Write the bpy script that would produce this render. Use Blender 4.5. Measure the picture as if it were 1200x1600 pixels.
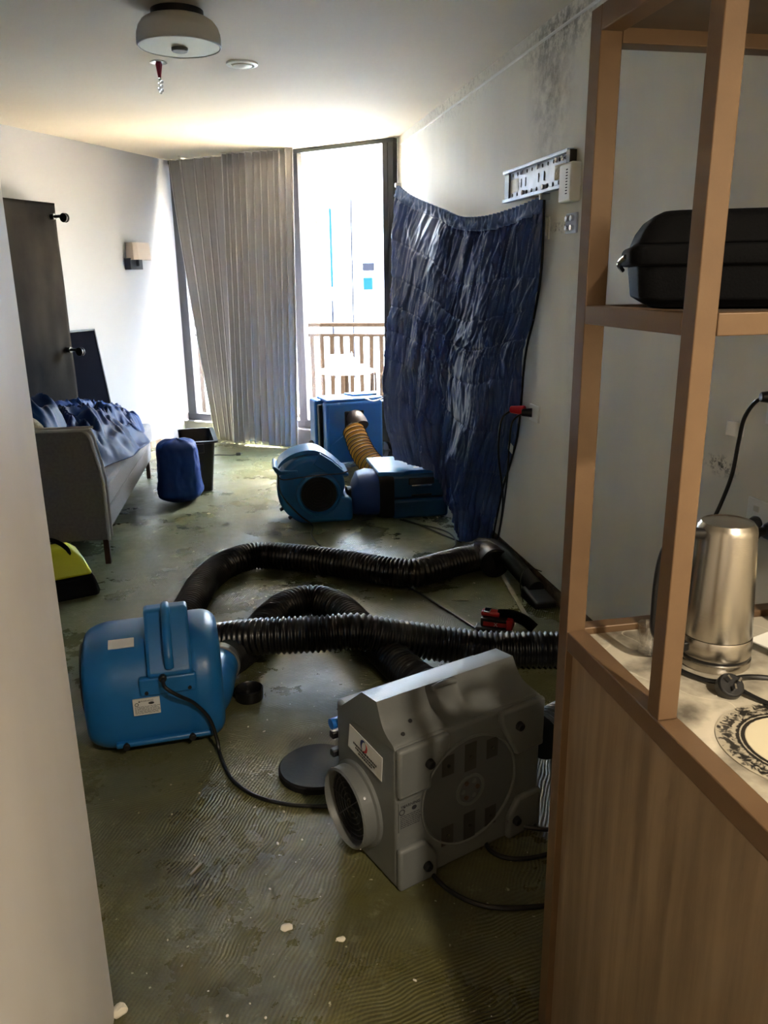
import bpy, bmesh, math, random
from mathutils import Vector, Matrix, noise
PI = math.pi
random.seed(7)
scene = bpy.context.scene
for o in list(bpy.data.objects): bpy.data.objects.remove(o)
COL = scene.collection

# ---------------------------------------------------------------- camera, light, exposure
cam_d = bpy.data.cameras.new('camera'); cam = bpy.data.objects.new('camera', cam_d); COL.objects.link(cam)
cam_d.sensor_fit = 'VERTICAL'; cam_d.sensor_height = 36.0; cam_d.lens = 28.07
cam_d.clip_start = 0.02; cam_d.clip_end = 400
_r = Vector((0.9801, -0.1988, -0.0124)); _u = Vector((0.0683, 0.2734, 0.9595)); _b = _r.cross(_u)
cam.matrix_world = Matrix(((_r.x, _u.x, _b.x, 0), (_r.y, _u.y, _b.y, 0), (_r.z, _u.z, _b.z, 1.58), (0, 0, 0, 1)))
scene.camera = cam

world = bpy.data.worlds.new('world'); scene.world = world; world.use_nodes = True
wn = world.node_tree; bg = wn.nodes['Background']
sky = wn.nodes.new('ShaderNodeTexSky'); sky.sky_type = 'NISHITA'; sky.sun_disc = False
sky.sun_elevation = math.radians(56); sky.sun_rotation = math.radians(20); sky.air_density = 1.3; sky.dust_density = 3.0
wn.links.new(sky.outputs[0], bg.inputs[0]); bg.inputs[1].default_value = 3.0

sun_d = bpy.data.lights.new('sun', 'SUN'); sun_d.energy = 100; sun_d.angle = math.radians(0.6); sun_d.color = (1.0, 0.95, 0.87)
sun = bpy.data.objects.new('sun', sun_d); COL.objects.link(sun)
_sd = Vector((-0.22, -0.42, -1.24)).normalized()          # direction the light travels: in over the balcony rail
sun.rotation_euler = _sd.to_track_quat('-Z', 'Y').to_euler()

KITCHEN_W = 40.0      # warm recessed kitchen downlight behind the camera
scene.view_settings.view_transform = 'Standard'; scene.view_settings.look = 'None'
scene.view_settings.gamma = 1.0; scene.view_settings.use_curve_mapping = False
scene.view_settings.exposure = 2.85
try:
    scene.cycles.use_denoising = True; scene.cycles.max_bounces = 10; scene.cycles.diffuse_bounces = 8
    scene.cycles.sample_clamp_indirect = 8.0; scene.cycles.caustics_reflective = False; scene.cycles.caustics_refractive = False
except Exception: pass

# ---------------------------------------------------------------- helpers
def tag(o, label=None, cat=None, group=None, kind=None):
    if label: o['label'] = label
    if cat: o['category'] = cat
    if group: o['group'] = group
    if kind: o['kind'] = kind
    return o

def empty(name, loc, rz=0.0, label=None, cat=None, group=None, rot=None):
    o = bpy.data.objects.new(name, None); COL.objects.link(o); o.location = loc
    o.rotation_euler = rot if rot else (0, 0, rz); o.empty_display_size = 0.05
    return tag(o, label, cat, group)

def copy_tree(o, parent=None):
    c = o.copy(); COL.objects.link(c); c.parent = parent
    for ch in list(o.children): copy_tree(ch, c)
    return c

def frame_from(d):
    d = Vector(d).normalized(); a = Vector((0, 0, 1)) if abs(d.z) < 0.9 else Vector((1, 0, 0))
    x = a.cross(d).normalized(); y = d.cross(x)
    return x, y, d

def catmull(pts, n=12, closed=False):
    pts = [Vector(p) for p in pts]; out = []
    N = len(pts); rng = N if closed else N - 1
    for i in range(rng):
        if closed: p0, p1, p2, p3 = pts[(i - 1) % N], pts[i], pts[(i + 1) % N], pts[(i + 2) % N]
        else: p0, p1, p2, p3 = pts[max(i - 1, 0)], pts[i], pts[i + 1], pts[min(i + 2, N - 1)]
        for k in range(n):
            t = k / n
            out.append(0.5 * ((2 * p1) + (p2 - p0) * t + (2 * p0 - 5 * p1 + 4 * p2 - p3) * t * t + (3 * p1 - p0 - 3 * p2 + p3) * t ** 3))
    if not closed: out.append(pts[-1])
    return out

def resample(pts, step):
    L = [0]
    for a, b in zip(pts, pts[1:]): L.append(L[-1] + (b - a).length)
    n = max(2, int(L[-1] / step)); out = []; j = 0
    for i in range(n + 1):
        s = L[-1] * i / n
        while j < len(L) - 2 and L[j + 1] < s: j += 1
        t = (s - L[j]) / max(1e-9, L[j + 1] - L[j]); out.append(pts[j].lerp(pts[j + 1], t))
    return out

class MB:
    def __init__(s): s.bm = bmesh.new()
    def box(s, c, size, rz=0.0, rot=None):
        R = rot if rot is not None else Matrix.Rotation(rz, 3, 'Z')
        vs = [s.bm.verts.new(Vector(c) + R @ Vector((dx * size[0] / 2, dy * size[1] / 2, dz * size[2] / 2))) for dx in (-1, 1) for dy in (-1, 1) for dz in (-1, 1)]
        for f in ((0, 1, 3, 2), (4, 6, 7, 5), (0, 4, 5, 1), (2, 3, 7, 6), (0, 2, 6, 4), (1, 5, 7, 3)): s.bm.faces.new([vs[i] for i in f])
        return s
    def bx(s, x0, x1, y0, y1, z0, z1): return s.box(((x0 + x1) / 2, (y0 + y1) / 2, (z0 + z1) / 2), (abs(x1 - x0), abs(y1 - y0), abs(z1 - z0)))
    def loft(s, rings, cap=True, closed=True):
        R = [[s.bm.verts.new(p) for p in r] for r in rings]; n = len(R[0])
        for a, b in zip(R, R[1:]):
            for i in range(n if closed else n - 1):
                j = (i + 1) % n
                try: s.bm.faces.new((a[i], a[j], b[j], b[i]))
                except ValueError: pass
        if cap and closed:
            s.bm.faces.new(R[0][::-1]); s.bm.faces.new(R[-1])
        return s
    def tube(s, pts, r, seg=10, cap=True, radii=None):
        pts = [Vector(p) for p in pts]; rings = []; up = None
        for i, p in enumerate(pts):
            d = (pts[min(i + 1, len(pts) - 1)] - pts[max(i - 1, 0)]).normalized()
            if up is None: x, y, _ = frame_from(d)
            else:
                x = (up - d * up.dot(d)).normalized(); y = d.cross(x)
            up = x; rr = radii[i] if radii else r
            rings.append([p + (x * math.cos(2 * PI * k / seg) + y * math.sin(2 * PI * k / seg)) * rr for k in range(seg)])
        return s.loft(rings, cap)
    def cyl(s, p0, p1, r, seg=20, r2=None): return s.tube([p0, p1], r, seg, True, [r, r if r2 is None else r2])
    def lathe(s, prof, c=(0, 0, 0), axis=(0, 0, 1), seg=36, cap=True):
        x, y, d = frame_from(axis); c = Vector(c)
        return s.loft([[c + d * h + (x * math.cos(2 * PI * k / seg) + y * math.sin(2 * PI * k / seg)) * r for k in range(seg)] for r, h in prof], cap)
    def prism(s, poly, o, a, b, d):
        """polygon (list of 2-tuples) in plane o + u*a + v*b, extruded by vector d"""
        o, a, b, d = Vector(o), Vector(a), Vector(b), Vector(d)
        return s.loft([[o + a * u + b * v for u, v in poly], [o + a * u + b * v + d for u, v in poly]])
    def grid(s, f, nu, nv, closed_u=False):
        V = [[s.bm.verts.new(f(i / nu, j / nv)) for i in range(nu + (0 if closed_u else 1))] for j in range(nv + 1)]
        m = len(V[0])
        for j in range(nv):
            for i in range(nu):
                k = (i + 1) % m
                s.bm.faces.new((V[j][i], V[j][k], V[j + 1][k], V[j + 1][i]))
        return s
    def sphere(s, c, r, sc=(1, 1, 1), seg=16):
        bmesh.ops.create_uvsphere(s.bm, u_segments=seg, v_segments=max(6, seg // 2), radius=r, matrix=Matrix.Translation(c) @ Matrix.Diagonal((*sc, 1)))
        return s
    def build(s, name, m, parent=None, bevel=0.0, seg=2, smooth=True, solid=0.0, sub=0, off=0, ang=35):
        bmesh.ops.recalc_face_normals(s.bm, faces=s.bm.faces)
        me = bpy.data.meshes.new(name); s.bm.to_mesh(me); s.bm.free()
        o = bpy.data.objects.new(name, me); COL.objects.link(o)
        if m: me.materials.append(m)
        if smooth:
            for p in me.polygons: p.use_smooth = True
        if solid:
            md = o.modifiers.new('s', 'SOLIDIFY'); md.thickness = solid; md.offset = off
        if bevel:
            md = o.modifiers.new('b', 'BEVEL'); md.width = bevel; md.segments = seg; md.limit_method = 'ANGLE'; md.angle_limit = math.radians(30); md.harden_normals = False
        if sub:
            md = o.modifiers.new('u', 'SUBSURF'); md.levels = sub; md.render_levels = sub
        if smooth and not sub:
            try: me.set_sharp_from_angle(angle=math.radians(ang))
            except Exception: pass
        if parent: o.parent = parent
        return o

def text(body, size, m, parent, mat, name='lettering', ext=0.0002, align='CENTER'):
    c = bpy.data.curves.new(name, 'FONT'); c.body = body; c.size = size; c.align_x = align; c.align_y = 'CENTER'; c.extrude = ext; c.resolution_u = 2
    t = bpy.data.objects.new(name, c); COL.objects.link(t)
    me = bpy.data.meshes.new_from_object(t, depsgraph=bpy.context.evaluated_depsgraph_get()); bpy.data.objects.remove(t)
    me.transform(m); me.materials.clear(); me.materials.append(mat)
    o = bpy.data.objects.new(name, me); COL.objects.link(o)
    if parent: o.parent = parent
    return o

def basis(o, x, y):
    x = Vector(x).normalized(); y = Vector(y); y = (y - x * y.dot(x)).normalized(); z = x.cross(y); o = Vector(o)
    return Matrix(((x.x, y.x, z.x, o.x), (x.y, y.y, z.y, o.y), (x.z, y.z, z.z, o.z), (0, 0, 0, 1)))

# ---------------------------------------------------------------- materials
def lin(c): return tuple(((v / 12.92) if v <= 0.04045 else ((v + 0.055) / 1.055) ** 2.4) for v in c)
def rgb(r, g, b): return lin((r / 255, g / 255, b / 255))

def mat(name, col, rough=0.5, metal=0.0, col2=None, nscale=8.0, nmix=0.5, stretch=(1, 1, 1), bump=0.0, bscale=40.0, bstretch=None, rvar=0.0, coat=0.0, sheen=0.0, spec=0.5, trans=0.0, coord='Object', lo=0.35, hi=0.65):
    m = bpy.data.materials.new(name); m.use_nodes = True; nt = m.node_tree; N = nt.nodes; L = nt.links
    b = N['Principled BSDF']; b.inputs['Base Color'].default_value = (*col, 1); b.inputs['Roughness'].default_value = rough; b.inputs['Metallic'].default_value = metal
    b.inputs['Specular IOR Level'].default_value = spec
    if coat: b.inputs['Coat Weight'].default_value = coat; b.inputs['Coat Roughness'].default_value = 0.15
    if sheen: b.inputs['Sheen Weight'].default_value = sheen
    if trans: b.inputs['Transmission Weight'].default_value = trans
    tc = N.new('ShaderNodeTexCoord')
    def nz(scale, st, det=6):
        mp = N.new('ShaderNodeMapping'); mp.inputs['Scale'].default_value = st; L.new(tc.outputs[coord], mp.inputs[0])
        n = N.new('ShaderNodeTexNoise'); n.inputs['Scale'].default_value = scale; n.inputs['Detail'].default_value = det; L.new(mp.outputs[0], n.inputs['Vector']); return n
    if col2 is not None:
        n = nz(nscale, stretch); cr = N.new('ShaderNodeMapRange'); cr.inputs[1].default_value = lo; cr.inputs[2].default_value = hi; L.new(n.outputs[0], cr.inputs[0])
        mx = N.new('ShaderNodeMix'); mx.data_type = 'RGBA'; mx.inputs['A'].default_value = (*col, 1)
        c2 = tuple(col[i] * (1 - nmix) + col2[i] * nmix for i in range(3)); mx.inputs['B'].default_value = (*c2, 1)
        L.new(cr.outputs[0], mx.inputs['Factor']); L.new(mx.outputs['Result'], b.inputs['Base Color'])
    if rvar:
        n = nz(nscale * 1.7, stretch); cr = N.new('ShaderNodeMapRange'); cr.inputs[3].default_value = max(0.03, rough - rvar); cr.inputs[4].default_value = min(1, rough + rvar); cr.inputs[1].default_value = .3; cr.inputs[2].default_value = .7
        L.new(n.outputs[0], cr.inputs[0]); L.new(cr.outputs[0], b.inputs['Roughness'])
    if bump:
        n = nz(bscale, bstretch or (1, 1, 1)); bp = N.new('ShaderNodeBump'); bp.inputs['Strength'].default_value = bump; bp.inputs['Distance'].default_value = 0.01
        L.new(n.outputs[0], bp.inputs['Height']); L.new(bp.outputs[0], b.inputs['Normal'])
    return m

def cloth_translucent(m, amt):
    nt = m.node_tree; N = nt.nodes; L = nt.links; b = N['Principled BSDF']; out = [n for n in N if n.type == 'OUTPUT_MATERIAL'][0]
    t = N.new('ShaderNodeBsdfTranslucent'); t.inputs[0].default_value = (.62, .60, .58, 1); mx = N.new('ShaderNodeMixShader'); mx.inputs[0].default_value = amt
    L.new(b.outputs[0], mx.inputs[1]); L.new(t.outputs[0], mx.inputs[2]); L.new(mx.outputs[0], out.inputs[0])

def glassy(name, refl=0.05, tint=(1, 1, 1)):
    m = bpy.data.materials.new(name); m.use_nodes = True; nt = m.node_tree; N = nt.nodes; L = nt.links
    for n in list(N): N.remove(n)
    out = N.new('ShaderNodeOutputMaterial'); mx = N.new('ShaderNodeMixShader'); t = N.new('ShaderNodeBsdfTransparent'); g = N.new('ShaderNodeBsdfGlossy'); fr = N.new('ShaderNodeValue')
    t.inputs[0].default_value = (*tint, 1); g.inputs['Roughness'].default_value = 0.02; fr.outputs[0].default_value = refl
    L.new(fr.outputs[0], mx.inputs[0]); L.new(t.outputs[0], mx.inputs[1]); L.new(g.outputs[0], mx.inputs[2]); L.new(mx.outputs[0], out.inputs[0])
    return m

M = {}
M['ceiling'] = mat('ceiling_paint', rgb(190, 181, 164), 0.85, col2=rgb(178, 170, 154), nscale=1.2, nmix=.5, bump=.05, bscale=60)
M['wall_l'] = mat('left_wall_paint', rgb(160, 161, 164), 0.7, col2=rgb(152, 153, 157), nscale=1.0, nmix=.5)
M['wall_fg'] = mat('near_wall_paint', rgb(205, 200, 192), 0.62, col2=rgb(184, 178, 172), nscale=2.0, stretch=(1, 1, .35), nmix=.7, bump=.06, bscale=14, bstretch=(1, 1, .4), rvar=.1)
M['raw_trim'] = mat('bare_skirting_line', rgb(120, 100, 78), 0.9, col2=rgb(52, 42, 34), nscale=9, stretch=(1, 1, 3), nmix=.9, bump=.6, bscale=40)
M['pale_trim'] = mat('torn_skirting_line', rgb(158, 146, 130), 0.9, col2=rgb(104, 84, 64), nscale=12, stretch=(1, 1, .6), nmix=.9, bump=.4, bscale=60)
M['black_frame'] = mat('window_frame_black', rgb(38, 40, 48), 0.4, 0.2, bump=.02)
M['sill'] = mat('upstand_grey', rgb(84, 82, 84), 0.6, col2=rgb(66, 64, 66), nscale=10)
M['glass'] = glassy('window_glass')
M['concrete'] = mat('balcony_concrete', rgb(180, 170, 152), 0.9, col2=rgb(160, 150, 134), nscale=3)
M['rail'] = mat('rail_brown', rgb(34, 28, 23), 0.8, 0.0, spec=0.0)
M['white_pl'] = mat('white_plastic', rgb(226, 226, 220), 0.4)
M['offwhite'] = mat('aged_plastic', rgb(205, 202, 184), 0.45)
M['black_pl'] = mat('black_plastic', rgb(20, 20, 22), 0.35)
M['black_rb'] = mat('black_rubber', rgb(22, 22, 24), 0.6, spec=.3, bump=.05, bscale=80)
M['cord'] = mat('black_cord', rgb(18, 18, 20), 0.38)
M['hose'] = mat('black_duct_hose', rgb(20, 20, 22), 0.28)
M['black_in'] = mat('dark_grille', rgb(9, 9, 11), 0.7)
M['blue'] = mat('blue_moulded_plastic', rgb(28, 104, 164), 0.36, col2=rgb(22, 88, 144), nscale=3, nmix=.7, bump=.04, bscale=160, rvar=.05)
M['blue2'] = mat('bright_blue_plastic', rgb(28, 104, 190), 0.38, col2=rgb(22, 88, 166), nscale=3, bump=.03, bscale=160)
M['blue3'] = mat('deep_blue_plastic', rgb(18, 72, 112), 0.4, bump=.03, bscale=160)
M['grey'] = mat('grey_moulded_plastic', rgb(104, 107, 106), 0.42, col2=rgb(90, 93, 93), nscale=3, bump=.08, bscale=220, rvar=.06)
M['grey_d'] = mat('grey_moulded_recess', rgb(82, 85, 86), 0.5, bump=.06, bscale=220)
M['steel'] = mat('brushed_steel', rgb(186, 180, 170), 0.27, 1.0, bump=.05, bscale=20, bstretch=(1, 1, 60))
M['zinc'] = mat('zinc_plate', rgb(178, 184, 196), 0.42, 0.8, col2=rgb(150, 156, 168), nscale=20)
M['chrome'] = mat('chrome', rgb(210, 210, 212), 0.15, 1.0)
M['bronze'] = mat('bronze_powder_coat', rgb(112, 88, 64), 0.42, 0.2, col2=rgb(98, 76, 56), nscale=14, bump=.03, bscale=200)
M['board'] = mat('dark_shelf_board', rgb(92, 80, 70), 0.55, col2=rgb(74, 64, 58), nscale=3, stretch=(1, 8, 1))
M['paper'] = mat('label_paper', rgb(214, 214, 210), 0.5)
M['ink'] = mat('label_ink', rgb(36, 36, 42), 0.6)
M['ink_blue'] = mat('logo_navy', rgb(34, 48, 110), 0.5)
M['ink_red'] = mat('logo_red', rgb(190, 60, 60), 0.5)
M['red'] = mat('red_plastic', rgb(190, 28, 36), 0.35)
M['yellow'] = mat('yellow_green_cloth', rgb(196, 196, 30), 0.5, bump=.2, bscale=60)
M['sofa'] = mat('grey_upholstery', rgb(112, 108, 108), 0.95, col2=rgb(98, 95, 96), nscale=60, nmix=.8, bump=.3, bscale=400, sheen=.2)
M['cream'] = mat('cream_weave', rgb(192, 184, 166), 0.95, col2=rgb(150, 142, 126), nscale=90, nmix=.9, bump=.5, bscale=220)
M['leg'] = mat('dark_wood_leg', rgb(74, 56, 44), 0.5)
M['bedfab'] = mat('black_underside_fabric', rgb(22, 22, 24), 0.9, spec=0.0, col2=rgb(60, 55, 50), nscale=1.6, nmix=.9, stretch=(1, 1, .5), bump=.25, bscale=6)
M['tv'] = mat('black_gloss_panel', rgb(14, 15, 21), 0.6, spec=0.0)
M['tarp'] = mat('blue_crinkle_cloth', rgb(56, 80, 134), 0.40, col2=rgb(46, 68, 120), nscale=5, nmix=.8, spec=.7, bump=.1, bscale=300)
M['tarp_hem'] = mat('pale_blue_hem', rgb(92, 116, 168), 0.5)
M['bluebag'] = mat('blue_bag_cloth', rgb(14, 46, 96), 0.45, spec=.12, col2=rgb(9, 32, 72), nscale=6, nmix=.8)
M['bluesack'] = mat('blue_sack_cloth', rgb(34, 64, 128), 0.5, spec=.2, col2=rgb(26, 50, 108), nscale=6)
M['duct_blue'] = mat('blue_duct_fabric', rgb(44, 74, 140), 0.55, bump=.08, bscale=80)
M['duct_y'] = mat('yellow_duct_fabric', rgb(196, 142, 46), 0.6, bump=.1, bscale=90)
M['duct_grey'] = mat('grey_duct_collar', rgb(84, 78, 82), 0.6)
M['curtain'] = mat('grey_curtain', rgb(176, 174, 176), 0.9, col2=rgb(166, 164, 167), nscale=60, stretch=(1, 1, .1), bump=.1, bscale=500, sheen=.1)
cloth_translucent(M['curtain'], .05)
M['shade'] = mat('cream_lamp_shade', rgb(188, 176, 166), 0.8)
M['drum'] = mat('white_drum_shade', rgb(196, 192, 184), 0.6)
M['diff'] = mat('frosted_diffuser', rgb(226, 226, 206), 0.5)
M['seal'] = mat('red_tape', rgb(150, 16, 48), 0.45)
M['bead'] = mat('clear_bead', rgb(235, 235, 240), 0.08, trans=.85)
M['clear'] = glassy('clear_glass', .22)
M['pot'] = mat('dark_grey_bin', rgb(52, 51, 48), 0.5)
M['pot_in'] = mat('cream_bin_inside', rgb(214, 204, 176), 0.6)
M['soft'] = mat('black_nylon_case', rgb(14, 15, 18), 0.8, spec=.1, bump=.15, bscale=260)
M['strip'] = mat('pale_timber_strip', rgb(150, 146, 132), 0.8, col2=rgb(110, 104, 90), nscale=20)
M['debris'] = mat('plaster_crumbs', rgb(205, 198, 180), 0.9)
M['facade'] = mat('sunlit_facade', rgb(232, 230, 226), 0.9)
M['facade_d'] = mat('facade_window_grey', rgb(26, 26, 30), 0.8, spec=0)
M['facade_b'] = mat('facade_blue_film', rgb(14, 40, 130), 0.8, spec=0)
M['mast'] = mat('scaffold_tan', rgb(60, 54, 44), 0.8, spec=0)
M['tub'] = mat('black_tub', rgb(16, 16, 18), 0.33)
M['tablew'] = mat('white_table', rgb(225, 228, 228), 0.35)
M['food'] = mat('white_carton', rgb(232, 232, 230), 0.6)

def laminate():
    m = mat('wood_laminate', rgb(146, 124, 100), 0.45, col2=rgb(112, 94, 74), nscale=5.0, stretch=(6, 6, .5), nmix=.9, bump=.06, bscale=40, bstretch=(6, 6, .4))
    return m
M['lam'] = laminate()

def marble():
    m = mat('stone_benchtop', rgb(198, 190, 172), 0.22, col2=rgb(104, 98, 88), nscale=11, nmix=1, lo=.42, hi=.66, spec=.6)
    nt = m.node_tree; N = nt.nodes; L = nt.links; b = N['Principled BSDF']
    w = N.new('ShaderNodeTexVoronoi'); w.feature = 'DISTANCE_TO_EDGE'; w.inputs['Scale'].default_value = 3.2
    tc = N.new('ShaderNodeTexCoord'); n = N.new('ShaderNodeTexNoise'); n.inputs['Scale'].default_value = 6; va = N.new('ShaderNodeVectorMath'); va.operation = 'MULTIPLY_ADD'
    va.inputs[1].default_value = (.35, .35, .35); L.new(tc.outputs['Object'], n.inputs['Vector']); L.new(n.outputs['Color'], va.inputs[0]); L.new(tc.outputs['Object'], va.inputs[2]); L.new(va.outputs[0], w.inputs['Vector'])
    r = N.new('ShaderNodeMapRange'); r.inputs[1].default_value = 0; r.inputs[2].default_value = .008; r.inputs[3].default_value = .5; r.inputs[4].default_value = 0; L.new(w.outputs['Distance'], r.inputs[0])
    mx = N.new('ShaderNodeMix'); mx.data_type = 'RGBA'; mx.inputs['B'].default_value = (*rgb(232, 224, 204), 1)
    old = b.inputs['Base Color'].links[0].from_socket; L.new(old, mx.inputs['A']); L.new(r.outputs[0], mx.inputs['Factor']); L.new(mx.outputs['Result'], b.inputs['Base Color'])
    return m
M['marble'] = marble()

def right_wall_mat():
    m = mat('right_wall_paint', rgb(222, 217, 202), 0.6, col2=rgb(208, 204, 192), nscale=2.4, stretch=(1, 1, .35), nmix=.8, bump=.05, bscale=10)
    nt = m.node_tree; N = nt.nodes; L = nt.links; b = N['Principled BSDF']; tc = N.new('ShaderNodeTexCoord')
    def patch(c, sc, r, nsc, lo, hi, col, amt):
        mp = N.new('ShaderNodeMapping'); mp.inputs['Location'].default_value = (-c[0] * sc[0], -c[1] * sc[1], -c[2] * sc[2]); mp.inputs['Scale'].default_value = sc; L.new(tc.outputs['Object'], mp.inputs[0])
        ln = N.new('ShaderNodeVectorMath'); ln.operation = 'LENGTH'; L.new(mp.outputs[0], ln.inputs[0])
        f = N.new('ShaderNodeMapRange'); f.inputs[1].default_value = r * .2; f.inputs[2].default_value = r; f.inputs[3].default_value = 1; f.inputs[4].default_value = 0; L.new(ln.outputs['Value'], f.inputs[0])
        n = N.new('ShaderNodeTexNoise'); n.inputs['Scale'].default_value = nsc; n.inputs['Detail'].default_value = 9; n.inputs['Roughness'].default_value = .75; L.new(tc.outputs['Object'], n.inputs['Vector'])
        g = N.new('ShaderNodeMapRange'); g.inputs[1].default_value = lo; g.inputs[2].default_value = hi; L.new(n.outputs[0], g.inputs[0])
        mu = N.new('ShaderNodeMath'); mu.operation = 'MULTIPLY'; L.new(f.outputs[0], mu.inputs[0]); L.new(g.outputs[0], mu.inputs[1])
        mu2 = N.new('ShaderNodeMath'); mu2.operation = 'MULTIPLY'; mu2.inputs[1].default_value = amt; L.new(mu.outputs[0], mu2.inputs[0])
        mx = N.new('ShaderNodeMix'); mx.data_type = 'RGBA'; mx.inputs['B'].default_value = (*col, 1)
        old = b.inputs['Base Color'].links[0].from_socket; L.new(old, mx.inputs['A']); L.new(mu2.outputs[0], mx.inputs['Factor']); L.new(mx.outputs['Result'], b.inputs['Base Color'])
    patch((1.56, 3.80, 2.42), (0, 1.3, 1.0), .42, 7, .40, .60, rgb(120, 112, 100), .75)      # mould bloom high on the wall
    patch((1.56, 3.72, 2.62), (0, .9, 3.2), .5, 22, .44, .56, rgb(96, 90, 80), .8)
    patch((1.56, 5.4, 2.66), (0, .35, 4.0), .5, 30, .50, .60, rgb(120, 112, 100), .45)
    patch((1.56, 3.35, 1.35), (0, 2.4, .45), .4, 5, .40, .62, rgb(150, 142, 122), .55)       # grimy vertical run
    patch((1.56, 2.25, .985), (0, 1.0, 2.6), .11, 45, .52, .56, rgb(70, 68, 64), .9)          # scuffs over the bench
    patch((1.56, 3.62, 1.79), (0, 1.0, 5.0), .16, 30, .50, .56, rgb(90, 82, 68), .9)
    return m
M['wall_r'] = right_wall_mat()

def floor_mat():
    m = bpy.data.materials.new('stripped_floor_with_adhesive'); m.use_nodes = True; nt = m.node_tree; N = nt.nodes; L = nt.links; b = N['Principled BSDF']
    tc = N.new('ShaderNodeTexCoord')
    def nz(scale, st=(1, 1, 1), det=8, rough=.6, loc=(0, 0, 0), dist=0.0):
        mp = N.new('ShaderNodeMapping'); mp.inputs['Scale'].default_value = st; mp.inputs['Location'].default_value = loc; L.new(tc.outputs['Object'], mp.inputs[0])
        n = N.new('ShaderNodeTexNoise'); n.inputs['Scale'].default_value = scale; n.inputs['Detail'].default_value = det; n.inputs['Roughness'].default_value = rough; n.inputs['Distortion'].default_value = dist; L.new(mp.outputs[0], n.inputs['Vector']); return n
    def mr(s, a, c, x=0.0, y=1.0):
        r = N.new('ShaderNodeMapRange'); r.inputs[1].default_value = a; r.inputs[2].default_value = c; r.inputs[3].default_value = x; r.inputs[4].default_value = y; L.new(s, r.inputs[0]); return r.outputs[0]
    def mix(f, a, c):
        mx = N.new('ShaderNodeMix'); mx.data_type = 'RGBA'; L.new(f, mx.inputs['Factor'])
        for s, v in (('A', a), ('B', c)):
            if isinstance(v, tuple): mx.inputs[s].default_value = (*v, 1)
            else: L.new(v, mx.inputs[s])
        return mx.outputs['Result']
    def mul(a, c):
        x = N.new('ShaderNodeMath'); x.operation = 'MULTIPLY'; L.new(a, x.inputs[0])
        if isinstance(c, float): x.inputs[1].default_value = c
        else: L.new(c, x.inputs[1])
        return x.outputs[0]
    olive, dark, grey, pale = rgb(92, 88, 34), rgb(34, 30, 18), rgb(98, 102, 84), rgb(160, 160, 140)
    n1 = nz(.9, (1, 1.6, 1), 8, .62); c = mix(mr(n1.outputs[0], .34, .66), dark, olive)
    n2 = nz(1.6, (1, 1, 1), 9, .7, (3, 1, 0)); c = mix(mul(mr(n2.outputs[0], .42, .74), .8), c, grey)
    # base tone shifts greener and greyer over the far half of the slab
    sx = N.new('ShaderNodeSeparateXYZ'); L.new(tc.outputs['Object'], sx.inputs[0])
    ad = N.new('ShaderNodeMath'); ad.operation = 'MULTIPLY_ADD'; ad.inputs[1].default_value = 3.0; L.new(n1.outputs[0], ad.inputs[0]); L.new(sx.outputs[1], ad.inputs[2])
    c = mix(mul(mr(ad.outputs[0], 3.4, 5.4), .75), c, rgb(94, 100, 74))
    n4 = nz(14, (1, 1, 1), 10, .8, (7, 2, 0)); c = mix(mul(mr(n4.outputs[0], .56, .74), .5), c, pale)
    n5 = nz(4, (1, 2.2, 1), 5, .6, (1, 9, 0)); c = mix(mul(mr(n5.outputs[0], .44, .90), .55), c, dark)
    n6 = nz(60, (1, 1, 1), 3, .5); c = mix(mul(mr(n6.outputs[0], .70, .74), .8), c, rgb(190, 186, 160))
    # trowel ridges in several directions
    def ridges(rot, sc, dist):
        mp = N.new('ShaderNodeMapping'); mp.inputs['Rotation'].default_value = (0, 0, rot); L.new(tc.outputs['Object'], mp.inputs[0])
        w = N.new('ShaderNodeTexWave'); w.inputs['Scale'].default_value = sc; w.inputs['Distortion'].default_value = dist; w.inputs['Detail'].default_value = 1; w.inputs['Detail Scale'].default_value = .25; L.new(mp.outputs[0], w.inputs['Vector']); return w.outputs['Fac']
    ra, rb = ridges(1.35, 30, 14), ridges(.5, 30, 12)
    sel = mr(nz(.8, (1, 1, 1), 2, .5, (5, 5, 0)).outputs[0], .47, .53)
    rr = N.new('ShaderNodeMix'); rr.data_type = 'FLOAT'; L.new(sel, rr.inputs['Factor']); L.new(ra, rr.inputs[2]); L.new(rb, rr.inputs[3]); rr = rr.outputs[0]
    msk = mr(nz(1.1, (1, 1, 1), 4, .6, (2, 8, 0)).outputs[0], .38, .6)
    c = mix(mul(mul(rr, msk), .38), c, rgb(132, 128, 84))
    L.new(c, b.inputs['Base Color'])
    rg = mr(nz(2.2, (1, 1, 1), 8, .7, (9, 4, 0)).outputs[0], .38, .62, .18, .50); L.new(rg, b.inputs['Roughness'])
    b.inputs['Specular IOR Level'].default_value = .7
    bp = N.new('ShaderNodeBump'); bp.inputs['Strength'].default_value = .35; bp.inputs['Distance'].default_value = .004; L.new(mul(rr, msk), bp.inputs['Height'])
    bp2 = N.new('ShaderNodeBump'); bp2.inputs['Strength'].default_value = .5; bp2.inputs['Distance'].default_value = .006
    L.new(nz(22, (1, 1, 1), 9, .7).outputs[0], bp2.inputs['Height']); L.new(bp.outputs[0], bp2.inputs['Normal']); L.new(bp2.outputs[0], b.inputs['Normal'])
    return m
M['floor'] = floor_mat()

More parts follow.
